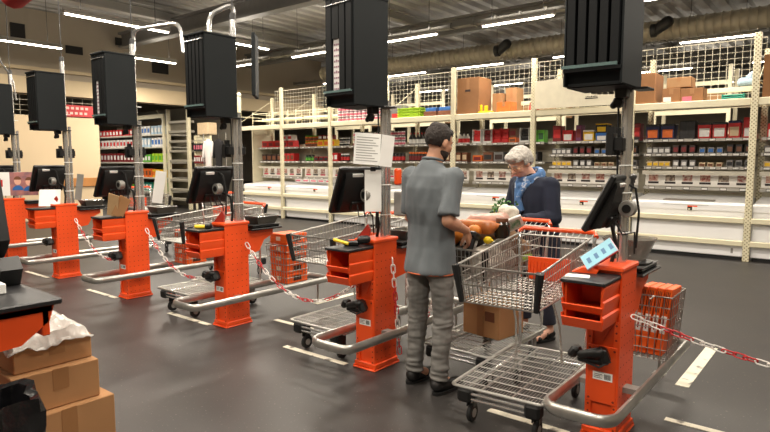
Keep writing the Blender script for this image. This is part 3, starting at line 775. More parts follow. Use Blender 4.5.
# ------------------------------------------------------------------ long rack above the freezers
PX = [.49-1.73*k for k in range(9)]   # upright positions
PX = PX[::-1]                          # from left (-13.35) to right (.49)
YF = 10.15
bayname = {7: 'bay at the right picture edge', 6: 'bay right of the nearest checkout pole', 5: 'bay behind the nearest checkout pole',
           4: 'bay above the woman', 3: "bay behind the man's head", 2: 'bay behind the second dispenser cabinet', 1: 'bay left of the second dispenser cabinet', 0: 'leftmost bay of the long rack'}
t = empty('storage_rack', (0, YF, 0)); tag(t, 'long cream steel rack with shelves above the white freezers', 'rack')
RAIL = mat('grey_price_rail', (176, 172, 164), .5, .1, .12, 9)
TICK = mat('price_ticket', (228, 226, 220), .6)
TBORD = mat('price_ticket_border', (66, 62, 58), .6)
_b = MB(); _b.use(TBORD).box((-.05, -.004, -.0235), (.05, 0, .0235)); _b.use(TICK).box((-.042, -.006, -.016), (.042, -.003, .016)); TM = _b.mesh('price_ticket')
def ticket(p, parent):
    o = bpy.data.objects.new('price_ticket', TM); COL.objects.link(o); o.parent = parent; o.location = p
for k, x in enumerate(PX):
    b = MB(); b.box((x-.045, -.02, 0), (x+.045, .05, 3.36), ch=.006); b.build('upright', CREAM_P, t)
    b = MB(); b.box((x-.045, 1.15, 0), (x+.045, 1.22, 3.3), ch=.006); b.build('rear_upright', CREAM_P, t)
    b = MB(); b.tube([(x, .05, .5), (x, 1.15, .5)], .009, 5); b.build('cross_brace', CREAM, t)
    b = MB(); b.tube([(x, .05, 2.7), (x, 1.15, 2.7)], .009, 5)
    b.tube([(x, .05, 2.55), (x, 1.15, 3.2)], .007, 5); b.build('cross_brace', CREAM, t)
for k in range(8):
    x0, x1 = PX[k]+.045, PX[k+1]-.045
    b = MB(); b.box((x0, -.01, 2.32), (x1, .04, 2.43), ch=.008); b.build('deck_beam', CREAM, t)
    b = MB(); b.box((x0, .04, 2.39), (x1, 1.15, 2.42)); b.build('deck_shelf', CREAM, t)
    if k in (0, 1, 2, 4, 6, 7):
        b = MB(); b.box((x0, .75, 2.60), (x1, .80, 2.68), ch=.006); b.build('rear_beam', CREAM, t)
    for z in (.58, .235):
        b = MB(); b.box((x0, -.03, z-.01), (x1, .035, z+.075), ch=.01); b.build('freezer_guard', CREAM, t)
    # product shelves
    for q, (z, yy) in enumerate(((1.86, .62), (1.62 if k >= 5 else 1.48, .66), ) + (((1.40, .70),) if k >= 5 else ())):
        b = MB(); b.box((x0, yy, z-.02), (x1, 1.15, z)); s = b.build('product_shelf', GREYSH, t)
        b = MB(); b.box((x0, yy-.012, z-.035), (x1, yy, z+.012)); b.build('price_rail', RAIL, s)
        n = 7 if q == 0 else 10
        for j in range(n): ticket((x0+(j+.5)*(x1-x0)/n, yy-.012, z-.012), s)
    b = MB(); b.box((x0, .72, 1.02), (x1, .74, 1.07)); s = b.build('price_rail', RAIL, t)
    for j in range(6): ticket((x0+(j+.5)*(x1-x0)/6, .72, 1.045), s)
    b = MB(); b.box((x0, 1.12, .9), (x1, 1.15, 1.95)); b.build('back_panel', mat('cream_back_panel', (196, 188, 166), .6), t)
    b = MB(); b.box((x0, .60, 1.27 if k >= 5 else 1.29), (x1, .625, 1.34), ch=.003); 
    for j in range(9): b.box((x0+.08+j*.18, .595, 1.285), (x0+.16+j*.18, .60, 1.33))
    b.build('sign_rail', mat('pale_sign_rail', (206, 200, 184), .5), t)
b = MB(); b.box((PX[0]-.03, .45, .0), (PX[0]-.01, 1.2, 2.40)); b.build('end_panel', CREAM, t)
# wire mesh above, one panel per bay
MESHM = mat('mesh_wire_beige', (226, 220, 200), .5, 0)
for k in range(8):
    x0, x1 = PX[k]+.03, PX[k+1]-.03
    b = MB()
    n = 15
    for j in range(n+1): x = x0+(x1-x0)*j/n; b.tube([(x, 0, 0), (x, 0, 1.08)], .0045, 4, cap=False)
    for j in range(12): z = 1.08*j/11; b.tube([(x0, 0, z), (x1, 0, z)], .0035, 4, cap=False)
    b.tube([(x0, 0, 0), (x1, 0, 0), (x1, 0, 1.08), (x0, 0, 1.08)], .012, 5, closed=True)
    o = b.build('mesh_panel', MESHM, loc=(0, 11.42, 2.42)); tag(o, 'wire mesh panel on top of the rack, %s' % bayname[k], 'mesh panel', 'wire mesh panels')
    b = MB(); b.box((x0, -.015, 0), (x1, .015, .06)); b.build('panel_rail', CREAM, o, loc=(0, 0, -.03))
for k, x in enumerate(PX):
    pass
# freezers
for k in range(8):
    x0, x1 = PX[k]+.05, PX[k+1]-.05; w = x1-x0
    t = empty('chest_freezer', ((x0+x1)/2, YF+.08, 0)); tag(t, 'white chest freezer, %s' % bayname[k], 'freezer', 'white chest freezers')
    b = MB(); b.box((-w/2, .0, .05), (w/2, .98, .80), ch=.012); b.build('freezer_body', FRWHITE, t)
    b = MB(); b.box((-w/2+.02, .03, 0), (w/2-.02, .95, .05)); b.build('plinth', BLACKR, t)
    b = MB(); b.prism([(-.02, .74), (-.02, .83), (.03, .86), (.96, .93), (.98, .80), (.0, .74)], -w/2, w/2, 'x'); l = b.build('lid', FRWHITE, t)
    b = MB(); b.box((-w/2+.45, .10, .868), (w/2-.45, .32, .888)); b.build('lid_vent', mat('vent_grey', (140, 134, 124), .5), l) if k >= 6 else None
    b = MB(); b.box((-w*.2, -.023, .81), (w*.2, -.019, .816)); b.build('lid_seam', mat('seam_grey', (150, 148, 142), .6), l)
    b = MB(); sx = .1 if k > 3 else .3
    b.use(ORANGE_PL).box((sx-.07, -.027, .785), (sx+.07, -.022, .805)); b.use(WHITE).box((sx-.0, -.0275, .735), (sx+.07, -.022, .785)); b.use(BLACKR).box((sx-.07, -.028, .73), (sx-.0, -.022, .785)); b.use(CREAM).box((sx-.06, -.0285, .735), (sx-.03, -.0275, .76))
    b.build('price_card', None, t)
    b = MB(); b.use(GREYSH).box((w/2-.16, -.003, .10), (w/2-.13, .001, .18)); b.build('label_strip', GREYD, t)

# ------------------------------------------------------------------ goods
def M_(name, c, r=.55): return mat(name, c, r, 0, .12, 14)
RED = M_('packaging_red', (196, 34, 34)); DRED = M_('packaging_dark_red', (120, 24, 26)); PINK = M_('packaging_pink', (214, 110, 130))
NAVY = M_('packaging_navy', (28, 34, 78)); BLUE = M_('packaging_blue', (36, 98, 170)); GRN = M_('packaging_green', (90, 170, 50)); DGRN = M_('packaging_dark_green', (40, 84, 44))
YLW = M_('packaging_yellow', (236, 190, 30)); ORG = M_('packaging_orange', (226, 110, 40)); BRN = M_('packaging_brown', (112, 66, 40)); DBR = M_('packaging_dark_brown', (50, 32, 26))
WHT = M_('packaging_white', (228, 226, 222)); BLK = M_('packaging_black', (26, 25, 26)); TEAL = M_('packaging_teal', (40, 150, 130)); LBL = M_('packaging_pale_blue', (170, 196, 214)); PUR = M_('packaging_plum', (110, 50, 90))
BEI = M_('packaging_beige', (208, 184, 148)); LIME = M_('lime_plastic', (168, 206, 40)); GRY = M_('packaging_grey', (120, 118, 116))
protos = {}
def p_box(w, d, h, body, label, lh=(.25, .75), l2=None):
    b = MB(); b.box((-w/2, -d/2, 0), (w/2, d/2, h), ch=.004); o = b.build('carton', body)
    if label:
        b = MB(); b.box((-w*.38, -d/2-.003, h*lh[0]), (w*.38, -d/2-.0005, h*lh[1])); b.build('label', label, o)
    if l2:
        b = MB(); b.box((-w*.44, -d/2-.004, h*.05), (w*.44, -d/2-.001, h*.2)); b.build('lower_band', l2, o)
    return o
def p_jar(r, h, body, lid, label):
    b = MB(); b.lathe([(r*.9, 0), (r, h*.06), (r, h*.72), (r*.75, h*.82), (r*.75, h*.84)], 12); o = b.build('jar', body)
    b = MB(); b.lathe([(r*.8, h*.82), (r*.82, h*.84), (r*.82, h*.98), (r*.76, h)], 12); b.build('lid', lid, o)
    if label: b = MB(); b.lathe([(r*1.015, h*.18), (r*1.015, h*.60)], 12); b.build('label', label, o)
    return o
def p_bottle(r, h, body, lid, label):
    b = MB(); b.lathe([(r*.9, 0), (r, h*.04), (r, h*.58), (r*.4, h*.78), (r*.35, h*.9)], 12); o = b.build('bottle', body)
    b = MB(); b.lathe([(r*.4, h*.88), (r*.4, h)], 10); b.build('cap', lid, o)
    if label: b = MB(); b.lathe([(r*1.015, h*.12), (r*1.015, h*.48)], 12); b.build('label', label, o)
    return o
def p_tub(w, h, body, lid, label):
    b = MB()
    vs = [(-w*.44, -w*.44, 0), (w*.44, -w*.44, 0), (w*.44, w*.44, 0), (-w*.44, w*.44, 0), (-w/2, -w/2, h*.86), (w/2, -w/2, h*.86), (w/2, w/2, h*.86), (-w/2, w/2, h*.86)]
    b.add(vs, [(3, 2, 1, 0), (0, 1, 5, 4), (1, 2, 6, 5), (2, 3, 7, 6), (3, 0, 4, 7), (4, 5, 6, 7)]); o = b.build('tub', body)
    b = MB(); b.box((-w*.52, -w*.52, h*.84), (w*.52, w*.52, h), ch=.008); b.build('lid', lid, o)
    b = MB(); b.add([(-w*.36, -w*.463-.002, h*.15), (w*.36, -w*.463-.002, h*.15), (w*.38, -w*.49-.003, h*.65), (-w*.38, -w*.49-.003, h*.65)], [(0, 1, 2, 3)]); b.build('label', label, o)
    return o
def p_tray(w, d, h, tray, pack, n=3):
    # shelf-ready tray with packs showing
    t = empty('display_tray')
    b = MB(); b.box((-w/2, -d/2, 0), (-w/2+.012, d/2, h)); b.box((w/2-.012, -d/2, 0), (w/2, d/2, h)); b.box((-w/2+.012, d/2-.01, 0), (w/2-.012, d/2, h)); b.box((-w/2+.012, -d/2, 0), (w/2-.012, d/2-.01, .01)); b.box((-w/2+.012, -d/2, .01), (w/2-.012, -d/2+.008, h*.16))
    b.build('tray_wall', tray, t)
    for k in range(n):
        z0 = .012+(h-.03)*k/n; b = MB(); b.box((-w/2+.02, -d/2+.02+.01*k, z0), (w/2-.02, d/2-.02, z0+(h-.03)/n-.006), ch=.004); b.build('pack', pack, t)
    return t
def row(proto, xs, y, z, name, label, cat, group, rz=0.0, jit=.006, dup0=True):
    # first uses the prototype object itself
    for k, x in enumerate(xs):
        o = proto if (k == 0 and dup0) else copy_tree(proto)
        o.name = name; o.location = (x, y+random.uniform(-jit, jit), z); o.rotation_euler = (0, 0, rz+random.uniform(-.04, .04))
        tag(o, label, cat, group)
def spread(x0, x1, n): return [x0+(x1-x0)*(k+.5)/n for k in range(n)]
Z1, ZD = 1.86, 2.42
def Z2(k): return 1.62 if k >= 5 else 1.48
# shelf 1 bays, y = front faces near 10.8
def shelfrow(proto, x0, x1, n, z, name, label, cat, y=10.93, tiers=1, th=0):
    for q in range(tiers):
        row(proto, spread(x0, x1, n), y, z+q*th, name, label, cat, label.split(',')[0], dup0=(q == 0))
# --- bay 6 (right of nearest pole) and its neighbours
shelfrow(p_tub(.215, .27, NAVY, BLK, ORG), -2.92, -2.44, 2, Z1, 'coffee_tub', 'navy and orange tub, upper shelf just right of the nearest checkout pole', 'tub')
shelfrow(p_box(.12, .2, .31, BLK, BLK), -2.38, -2.14, 2, Z1, 'carton', 'black carton between the navy tubs and the red tubs, upper shelf at right', 'box')
shelfrow(p_tub(.20, .27, RED, BLK, WHT), -2.12, -1.68, 2, Z1, 'coffee_tub', 'red tub with black lid, upper shelf right of the black cartons', 'tub')
shelfrow(p_tub(.17, .29, RED, NAVY, BEI), -1.67, -1.49, 1, Z1, 'coffee_tub', 'red tub with navy lid, upper shelf left of the red carton', 'tub')
shelfrow(p_box(.13, .2, .33, RED, WHT, (.1, .5)), -1.47, -1.31, 1, Z1, 'carton', 'tall red carton next to the right-hand upright, upper shelf', 'box')
shelfrow(p_box(.15, .2, .22, RED, WHT, (.05, .6)), -1.14, -.80, 2, Z1, 'carton', 'red and white carton, upper shelf at the right picture edge', 'box')
shelfrow(p_box(.19, .2, .34, BLK, DRED), -.7, .4, 5, Z1, 'carton', 'dark carton, upper shelf beyond the right picture edge', 'box')
# --- bay 5 (behind the nearest pole) PX[5]=-4.70..-2.97
shelfrow(p_box(.17, .2, .31, DRED, RED), -4.62, -4.42, 1, Z1, 'carton', 'dark red carton right of the upright above the woman', 'box')
shelfrow(p_tub(.20, .22, RED, RED, WHT), -4.42, -4.2, 1, Z1, 'tub', 'red tub with white label, upper shelf just right of the woman', 'tub')
shelfrow(p_box(.10, .2, .31, PUR, DRED), -4.17, -4.04, 1, Z1, 'carton', 'plum carton between the red and yellow tubs', 'box')
shelfrow(p_tub(.20, .21, YLW, WHT, WHT), -4.03, -3.8, 1, Z1, 'tub', 'yellow tub on the upper shelf right of the woman', 'tub')
shelfrow(p_tub(.21, .15, BLUE, BLUE, WHT), -3.8, -3.56, 1, Z1, 'tub', 'blue tub under a black and yellow one on the upper shelf', 'tub')
shelfrow(p_tub(.21, .17, BLK, YLW, YLW), -3.8, -3.56, 1, Z1+.15, 'tub', 'black and yellow tub stacked on the blue tub', 'tub')
shelfrow(p_tub(.22, .24, RED, WHT, WHT), -3.53, -3.29, 1, Z1, 'tub', 'red and white tub left of the nearest checkout pole, upper shelf', 'tub')
shelfrow(p_box(.13, .2, .30, DRED, RED, l2=BLK), -3.27, -3.0, 2, Z1, 'carton', 'dark red carton hidden partly by the nearest checkout pole', 'box')
# --- bay 4 (above the woman) PX[4]=-6.43..-4.70
shelfrow(p_tray(.20, .2, .30, WHT, RED), -6.38, -6.16, 1, Z1, 'display_tray', 'white tray of red packs, leftmost on the upper shelf above the woman', 'tray')
shelfrow(p_tray(.19, .2, .30, WHT, DRED), -6.13, -5.92, 1, Z1, 'display_tray', 'white tray of dark red packs, second on the shelf above the woman', 'tray')
shelfrow(p_tray(.17, .2, .30, RED, RED), -5.90, -5.54, 2, Z1, 'display_tray', 'red tray of red packs on the shelf above the woman', 'tray')
shelfrow(p_box(.16, .2, .11, ORG, BRN), -5.54, -5.36, 1, Z1, 'carton', 'low orange carton on the shelf above the woman', 'box')
shelfrow(p_box(.15, .2, .18, BRN, DRED), -5.54, -5.36, 1, Z1+.11, 'carton', 'brown carton standing on the low orange carton', 'box')
shelfrow(p_tray(.20, .2, .30, WHT, BLK, 4), -5.31, -5.08, 1, Z1, 'display_tray', 'white tray of black packs on the shelf above the woman', 'tray')
shelfrow(p_box(.13, .2, .24, GRN, DGRN), -5.06, -4.78, 2, Z1, 'carton', 'green carton left of the upright above the woman', 'box')
for k, (x, m1, m2) in enumerate(((-6.25, ORG, DRED), (-6.0, BRN, BLK), (-5.75, GRY, DBR), (-5.5, BLK, YLW), (-5.25, GRY, BLK), (-5.0, BLK, GRY))):
    shelfrow(p_box(.22, .2, .20 if k else .14, m1, m2), x-.11, x+.11, 1, Z2(4), 'carton', '%s carton on the middle shelf behind the two people, %s in that bay' % (['low orange', 'brown', 'grey and brown', 'black and yellow', 'grey', 'black'][k], ['first', 'second', 'third', 'fourth', 'fifth', 'last'][k]), 'box')
# --- bay 3 (behind man's head) PX[3]=-8.16..-6.43
bc = [(BLK, 'black'), (BLUE, 'blue'), (BRN, 'brown'), (WHT, 'white'), (NAVY, 'navy'), (BLK, 'black'), (WHT, 'white')]
shelfrow(p_bottle(.045, .28, BLK, RED, WHT), -8.1, -7.6, 5, Z1, 'bottle', 'black bottle with white label, upper shelf left of the man\'s head', 'bottle')
shelfrow(p_bottle(.045, .26, BLUE, WHT, WHT), -7.55, -7.25, 3, Z1, 'bottle', 'blue bottle, upper shelf behind the man\'s head', 'bottle')
shelfrow(p_bottle(.045, .28, DBR, ORG, BEI), -7.22, -6.8, 4, Z1, 'bottle', 'dark brown bottle, upper shelf behind the man\'s head', 'bottle')
shelfrow(p_bottle(.045, .25, WHT, BLK, RED), -6.78, -6.5, 3, Z1, 'bottle', 'white bottle left of the upright beside the man\'s head', 'bottle')
shelfrow(p_jar(.045, .22, DBR, ORG, DRED), -8.1, -7.4, 8, Z2(3), 'jar', 'dark jar with orange lid, middle shelf beside the man\'s collar', 'jar')
shelfrow(p_box(.12, .18, .2, BRN, BEI), -7.36, -6.5, 6, Z2(3), 'carton', 'brown carton, middle shelf behind the man', 'box')
# --- bay 2 (behind second dispenser) PX[2]=-9.89..-8.16
shelfrow(p_jar(.048, .115, WHT, BLK, PINK), -9.82, -8.22, 15, Z1, 'jar', 'white jar with dark lid stacked in rows below the second dispenser cabinet', 'jar', tiers=3, th=.116)
shelfrow(p_jar(.045, .11, DBR, BLK, RED), -9.82, -9.35, 5, Z2(2), 'jar', 'dark jar with red label, middle shelf right of the thin upright', 'jar', tiers=2, th=.11)
shelfrow(p_jar(.048, .2, DBR, BLK, RED), -9.3, -8.22, 11, Z2(2), 'jar', 'dark jar with bright red label, middle shelf below the second dispenser cabinet', 'jar')
# --- bay 1 PX[1]=-11.62..-9.89
shelfrow(p_jar(.045, .15, ORG, GRN, BRN), -11.55, -11.05, 5, Z1, 'jar', 'orange jar with green lid, upper shelf left of the yellow boxes', 'jar', tiers=2, th=.15)
shelfrow(p_box(.20, .2, .18, YLW, ORG), -11.0, -10.36, 3, Z1, 'carton', 'yellow carton on the upper shelf between the jars', 'box')
shelfrow(p_box(.14, .2, .12, DRED, WHT), -10.98, -10.5, 3, Z1+.18, 'carton', 'dark red and white carton stacked on the yellow cartons', 'box')
shelfrow(p_jar(.048, .12, WHT, BLK, BLK), -10.3, -9.95, 3, Z1, 'jar', 'white and black jar, upper shelf left of the second dispenser cabinet', 'jar', tiers=2, th=.12)
shelfrow(p_jar(.045, .17, DGRN, BLK, GRN), -11.55, -11.2, 3, Z2(1), 'jar', 'green jar on the middle shelf left of the red ones', 'jar')
shelfrow(p_box(.15, .2, .13, DRED, BLK), -11.15, -10.6, 3, Z2(1), 'carton', 'dark red carton on the middle shelf, left of centre', 'box')
shelfrow(p_box(.12, .2, .22, RED, WHT), -10.55, -10.27, 2, Z2(1), 'carton', 'bright red carton on the middle shelf left of black jars', 'box')
shelfrow(p_jar(.045, .2, BLK, WHT, RED), -10.25, -9.95, 3, Z2(1), 'jar', 'black jar with white lid, middle shelf left of the second dispenser cabinet', 'jar')
# --- bay 0 PX[0]=-13.35..-11.62
shelfrow(p_box(.23, .2, .19, RED, DRED), -13.25, -11.9, 5, Z1, 'carton', 'low red carton on the upper shelf of the leftmost bay', 'box')
shelfrow(p_box(.16, .2, .15, WHT, RED), -12.4, -11.95, 2, Z1+.19, 'carton', 'white and red carton standing on the red cartons, leftmost bay', 'box')
shelfrow(p_box(.18, .2, .2, DBR, BRN), -13.25, -12.4, 4, Z2(0), 'carton', 'dark brown carton on the middle shelf, leftmost bay', 'box')
shelfrow(p_box(.14, .2, .22, RED, BRN), -12.35, -11.9, 3, Z2(0), 'carton', 'red carton on the middle shelf, leftmost bay', 'box')
# --- lower small-goods shelves of bays 5-7
for k, x0 in ((5, PX[5]), (6, PX[6]), (7, PX[7])):
    bn = bayname[k]
    for j, (m1, m2, h, n) in enumerate(((GRY, WHT, .12, 4), (DBR, DRED, .15, 3), (GRY, BLUE, .11, 3), (BLK, BRN, .15, 3))):
        if k == 7 and j > 0: break
        shelfrow(p_box(.09, .15, h, m1, m2), x0+.08+j*.4, x0+.46+j*.4, n, 1.62, 'carton', 'small %s pack, second shelf, %s' % (['grey', 'dark brown', 'blue-labelled', 'black'][j], bn), 'pack', y=10.92)
    for j, (m1, m2, h, n) in enumerate(((BEI, YLW, .10, 4), (GRY, WHT, .12, 3), (BEI, BRN, .08, 3), (GRY, BLK, .12, 3))):
        if k == 7 and j > 0: break
        shelfrow(p_box(.09, .15, h, m1, m2), x0+.08+j*.4, x0+.46+j*.4, n, 1.40, 'carton', 'small %s pack, third shelf, %s' % (['yellow-labelled', 'grey', 'beige', 'dark-labelled'][j], bn), 'pack', y=10.95)
# picture cards on the low rail
CARDW = mat('picture_card_white', (238, 234, 226), .5)
for k in range(8):
    x0, x1 = PX[k]+.06, PX[k+1]-.06
    t = empty('picture_card_rail', ((x0+x1)/2, YF+.76, 1.08)); tag(t, 'rail of white picture price cards above the freezer, %s' % bayname[k], 'card rail', 'picture card rails')
    b = MB(); b.box(((x0-x1)/2, .0, 0), ((x1-x0)/2, .012, .215)); b.build('card_board', CARDW, t)
    pm = [DRED, BRN, GRY, PINK, RED, ORG] if k >= 4 else [RED, DRED, BLK, PINK, BLK, RED]
    for j in range(6):
        xx = (x0-x1)/2+(j+.5)*(x1-x0)/6
        b = MB(); b.box((xx-.075, -.004, .08), (xx+.075, .0, .205)); c = b.build('food_photo', mat('food_photo_%d' % (j % 3), [(150, 50, 44), (70, 50, 44), (150, 70, 60)][j % 3], .6, 0, .5, 22, rgb2=[(226, 200, 180), (196, 180, 160), (220, 204, 190)][j % 3]), t)
        b = MB(); b.box((xx-.085, -.005, .035), (xx+.085, .0, .07)); b.build('price_bar', (mat('price_bar_black', (40, 30, 30), .6) if k >= 4 or j % 2 else mat('price_bar_pink', (206, 60, 90), .6)), t)
# pink and white low boxes on freezer, bay 1
shelfrow(p_box(.22, .3, .07, WHT, PINK), -11.5, -10.1, 5, .955, 'carton', 'flat white and pink box on the freezer lid left of the second dispenser cabinet', 'box', y=10.62)
# --- top deck goods
PALECARD2 = mat('deck_pale_cardboard', (164, 124, 84), .85, 0, .1, 4)
CARD3 = mat('deck_cardboard', (146, 102, 64), .85, 0, .12, 4)
def big_box(x, y, w, d, h, label, m=CARD3, z=ZD, sticker=None, rz=0, slot=False):
    t = empty('cardboard_box', (x, y, z), rz); tag(t, label, 'box')
    b = MB(); b.box((-w/2, -d/2, 0), (w/2, d/2, h), ch=.006); b.build('box_body', m, t)
    b = MB(); b.box((-.03, -d/2-.002, h*.6), (.03, -d/2, h)); b.box((-.03, -d/2-.002, h), (.03, d/2, h+.002)); b.build('packing_tape', CARD2, t)
    if sticker: b = MB(); b.box((-w*.42, -d/2-.004, h*.12), (-w*.0, -d/2-.0025, h*.42)); b.build('sticker', sticker, t)
    if slot: b = MB(); b.box((-.06, -d/2-.003, h*.62), (.06, -d/2-.0025, h*.68)); b.build('hand_hole', DBR, t)
    return t
big_box(-6.12, 10.45, .50, .5, .72, 'tall brown cardboard box on the rack deck above the man\'s head', slot=True)
big_box(-5.68, 10.75, .22, .3, .42, 'narrow brown cardboard box right of the tall box', PALECARD2)
big_box(-5.43, 10.85, .24, .3, .52, 'pale brown box standing behind the orange box', PALECARD2)
big_box(-5.42, 10.5, .30, .25, .22, 'orange carton on the rack deck above the woman', ORG)
big_box(-4.80, 10.4, .10, .2, .17, 'small red box at the upright, rack deck above the woman', RED)
big_box(-2.92, 10.45, .58, .5, .50, 'brown cardboard box on the deck just right of the nearest dispenser cabinet', slot=True, sticker=None)
big_box(-2.40, 10.40, .27, .3, .24, 'small cardboard box with white sticker on the rack deck', sticker=WHT)
big_box(-2.10, 10.40, .32, .3, .22, 'small cardboard box with pink sticker on the rack deck', sticker=PINK)
big_box(-2.30, 10.42, .36, .3, .16, 'open cardboard box on top of the two stickered boxes', PALECARD2, z=ZD+.245)
big_box(-.93, 10.45, .46, .5, .62, 'brown cardboard box at the right picture edge on the deck')
b = MB(); 
for k in range(3): b.box((-.15, -.1, .035*k), (.15, .1, .035*k+.02), ch=.006)
for sx in (-.14, .14): b.box((sx-.01, -.1, 0), (sx+.01, .1, .1))
o = b.build('plastic_tray', TEAL, loc=(-1.55, 10.42, ZD)); tag(o, 'dark green plastic tray on the deck left of the right-hand upright', 'tray')
b = MB(); b.cap((-.08, 0, .07), .07, (.08, 0, .07), .06); b.cap((0, 0, .1), .06, (.05, 0, .2), .03); o = b.build('plastic_bag', LBL, loc=(-1.45, 10.98, ZD+.27)); tag(o, 'pale blue plastic bag on the rear beam at right', 'bag')
# yellow stand next to the tall box
b = MB(); b.box((-.16, -.08, 0), (.16, .08, .05), ch=.01); b.box((-.12, -.03, .05), (-.06, .03, .18), ch=.01); b.box((.0, -.03, .05), (.06, .03, .16), ch=.01); o = b.build('plastic_wedge', YEL, loc=(-5.78, 10.28, ZD)); tag(o, 'yellow plastic wedge in front of the narrow box on the deck', 'wedge')
# cream curved sign panel
t = empty('header_panel', (0, YF-.06, 0)); tag(t, 'large cream header panel with a curved corner behind the nearest dispenser cabinet', 'panel')
prof = [(-4.64, 2.44), (-3.02, 2.44), (-3.02, 2.60), (-3.5, 2.62)]
arc = [(-3.62, 2.64), (-3.72, 2.70), (-3.76, 2.80), (-3.80, 2.88), (-3.88, 2.93), (-4.0, 2.95)]
prof = prof+arc+[(-4.64, 2.93)]
b = MB(); b.prism([(p[0], p[1]) for p in prof], -.02, .02, 'y'); b.build('panel_board', mat('cream_header_board', (232, 224, 198), .5), t)
b = MB(); b.box((-3.72, -.023, 2.56), (-3.50, -.0205, 2.575))
for k in range(7): b.box((-3.71+.03*k, -.023, 2.585), (-3.69+.03*k, -.0205, 2.60+.006*(k % 2)))
b.build('dark_lettering', BLACKR, t)
# lime trays and blue crates in bay 3
for k in range(4):
    b = MB(); b.box((-.30, -.15, 0), (.30, .15, .03), ch=.008); b.box((-.31, -.16, .03), (.31, .16, .045), ch=.004); o = b.build('lime_tray', LIME, loc=(-7.62, 10.40, ZD+.056*k)); tag(o, 'lime green plastic tray, %s of the stack left of the man\'s head' % ['bottom', 'second', 'third', 'top'][k], 'tray', 'lime trays')
for k, x in enumerate((-7.1, -6.75)):
    t = empty('wooden_crate', (x, 10.45, ZD)); tag(t, 'brown crate with blue packs on the deck, %s one left of the tall box' % ['left', 'right'][k], 'crate')
    b = MB(); b.box((-.16, -.14, 0), (.16, .14, .12), ch=.005); b.build('crate_body', BRN, t); b = MB(); b.box((-.14, -.12, .12), (.14, .12, .2), ch=.01); b.build('blue_pack', BLUE, t)
b = MB(); b.box((-.17, -.12, 0), (.17, .12, .3), ch=.006); o = b.build('carton', GRY, loc=(-8.02, 10.45, ZD)); tag(o, 'grey and red carton on the deck left of the lime trays', 'box'); b = MB(); b.box((-.12, -.123, .02), (.1, -.1205, .12)); b.build('label', RED, o)
# white jars over the second dispenser bay, on deck
shelfrow(p_jar(.055, .12, WHT, PUR, PINK), -9.8, -8.25, 12, ZD, 'jar', 'white jar with plum lid on the rack deck behind the second dispenser cabinet', 'jar', y=10.35, tiers=3, th=.122)
# empty wire racks on the deck at left
for k, (x0, x1) in enumerate(((-13.2, -12.5), (-12.35, -11.75), (-11.45, -10.7), (-10.6, -9.95))):
    b = MB(); w = x1-x0
    for z in (0.01, .18, .36): b.tube(rrect(-w/2, -.25, w/2, .25, .02, z, 2), .007, 5, closed=True)
    for sx in (-1, 1):
        for sy in (-1, 1): b.tube([(sx*w/2, sy*.25, 0), (sx*w/2, sy*.25, .42)], .01, 5)
    for j in range(8): b.tube([(-w/2+w*j/7, -.25, .18), (-w/2+w*j/7, .25, .18)], .004, 4)
    o = b.build('wire_rack', CREAM, loc=((x0+x1)/2, 10.75, ZD)); tag(o, 'empty cream wire rack on the deck, %s of the four at left' % ['leftmost', 'second', 'third', 'rightmost'][k], 'wire rack', 'empty wire racks')
# white crates low left
# ------------------------------------------------------------------ side aisle at left
t = empty('aisle_shelving', (0, 10.15, 0)); tag(t, 'beige aisle shelving full of packets behind the fourth checkout', 'shelving')
XA = [-22.0, -19.1, -17.25]
for x in XA:
    b = MB(); b.box((x-.05, 0, 0), (x+.05, .07, 2.85), ch=.006); b.build('upright', CREAM, t)
SHZ = [2.35, 1.95, 1.45, .95, .5]
for z in SHZ:
    for a, c in zip(XA, XA[1:]):
        b = MB(); b.box((a+.05, .0, z-.05), (c-.05, .9, z), ch=.004); b.build('shelf_board', mat('pale_grey_shelf', (190, 186, 174), .5), t)
b = MB(); b.box((XA[0], .9, 0), (XA[-1], .93, 2.85)); b.build('back_panel', mat('aisle_back', (170, 160, 140), .7), t)
b = MB(); b.box((-22, -.01, 2.85), (-17.2, .05, 2.98)); b.build('top_beam', CREAM, t)
lay = [(2.35, [(WHT, BLUE, .28), (LBL, WHT, .28)]), (1.95, [(LBL, WHT, .33), (WHT, BLUE, .3)]), (1.45, [(GRN, WHT, .25), (LIME, GRN, .28)]), (.95, [(ORG, BRN, .28), (YLW, ORG, .26)]), (.5, [(TEAL, WHT, .28), (GRN, TEAL, .28)])]
rowname = ['top', 'second', 'third', 'fourth', 'lowest']
for ri, (z, ms) in enumerate(lay):
    for j, (m1, m2, h) in enumerate(ms):
        shelfrow(p_box(.16, .2, h, m1, m2), -19.0+j*.85, -18.2+j*.85, 4, z, 'packet', '%s packet, %s shelf of the aisle shelving, %s half' % ({WHT: 'white', LBL: 'pale blue', GRN: 'green', LIME: 'lime', ORG: 'orange', YLW: 'yellow', TEAL: 'teal'}[m1], rowname[ri], ['left', 'right'][j]), 'packet', y=10.35)
lay2 = [(2.35, (RED, WHT, .22)), (1.95, (WHT, RED, .26)), (1.45, (DRED, WHT, .3)), (.95, (DGRN, BLK, .26)), (.5, (BRN, GRN, .26))]
for ri, (z, (m1, m2, h)) in enumerate(lay2):
    shelfrow(p_box(.17, .2, h, m1, m2), -21.7, -19.3, 10, z, 'packet', '%s packet, %s shelf beside the beige wall' % (['red', 'white and red', 'dark red', 'dark green', 'brown'][ri], rowname[ri]), 'packet', y=10.35)
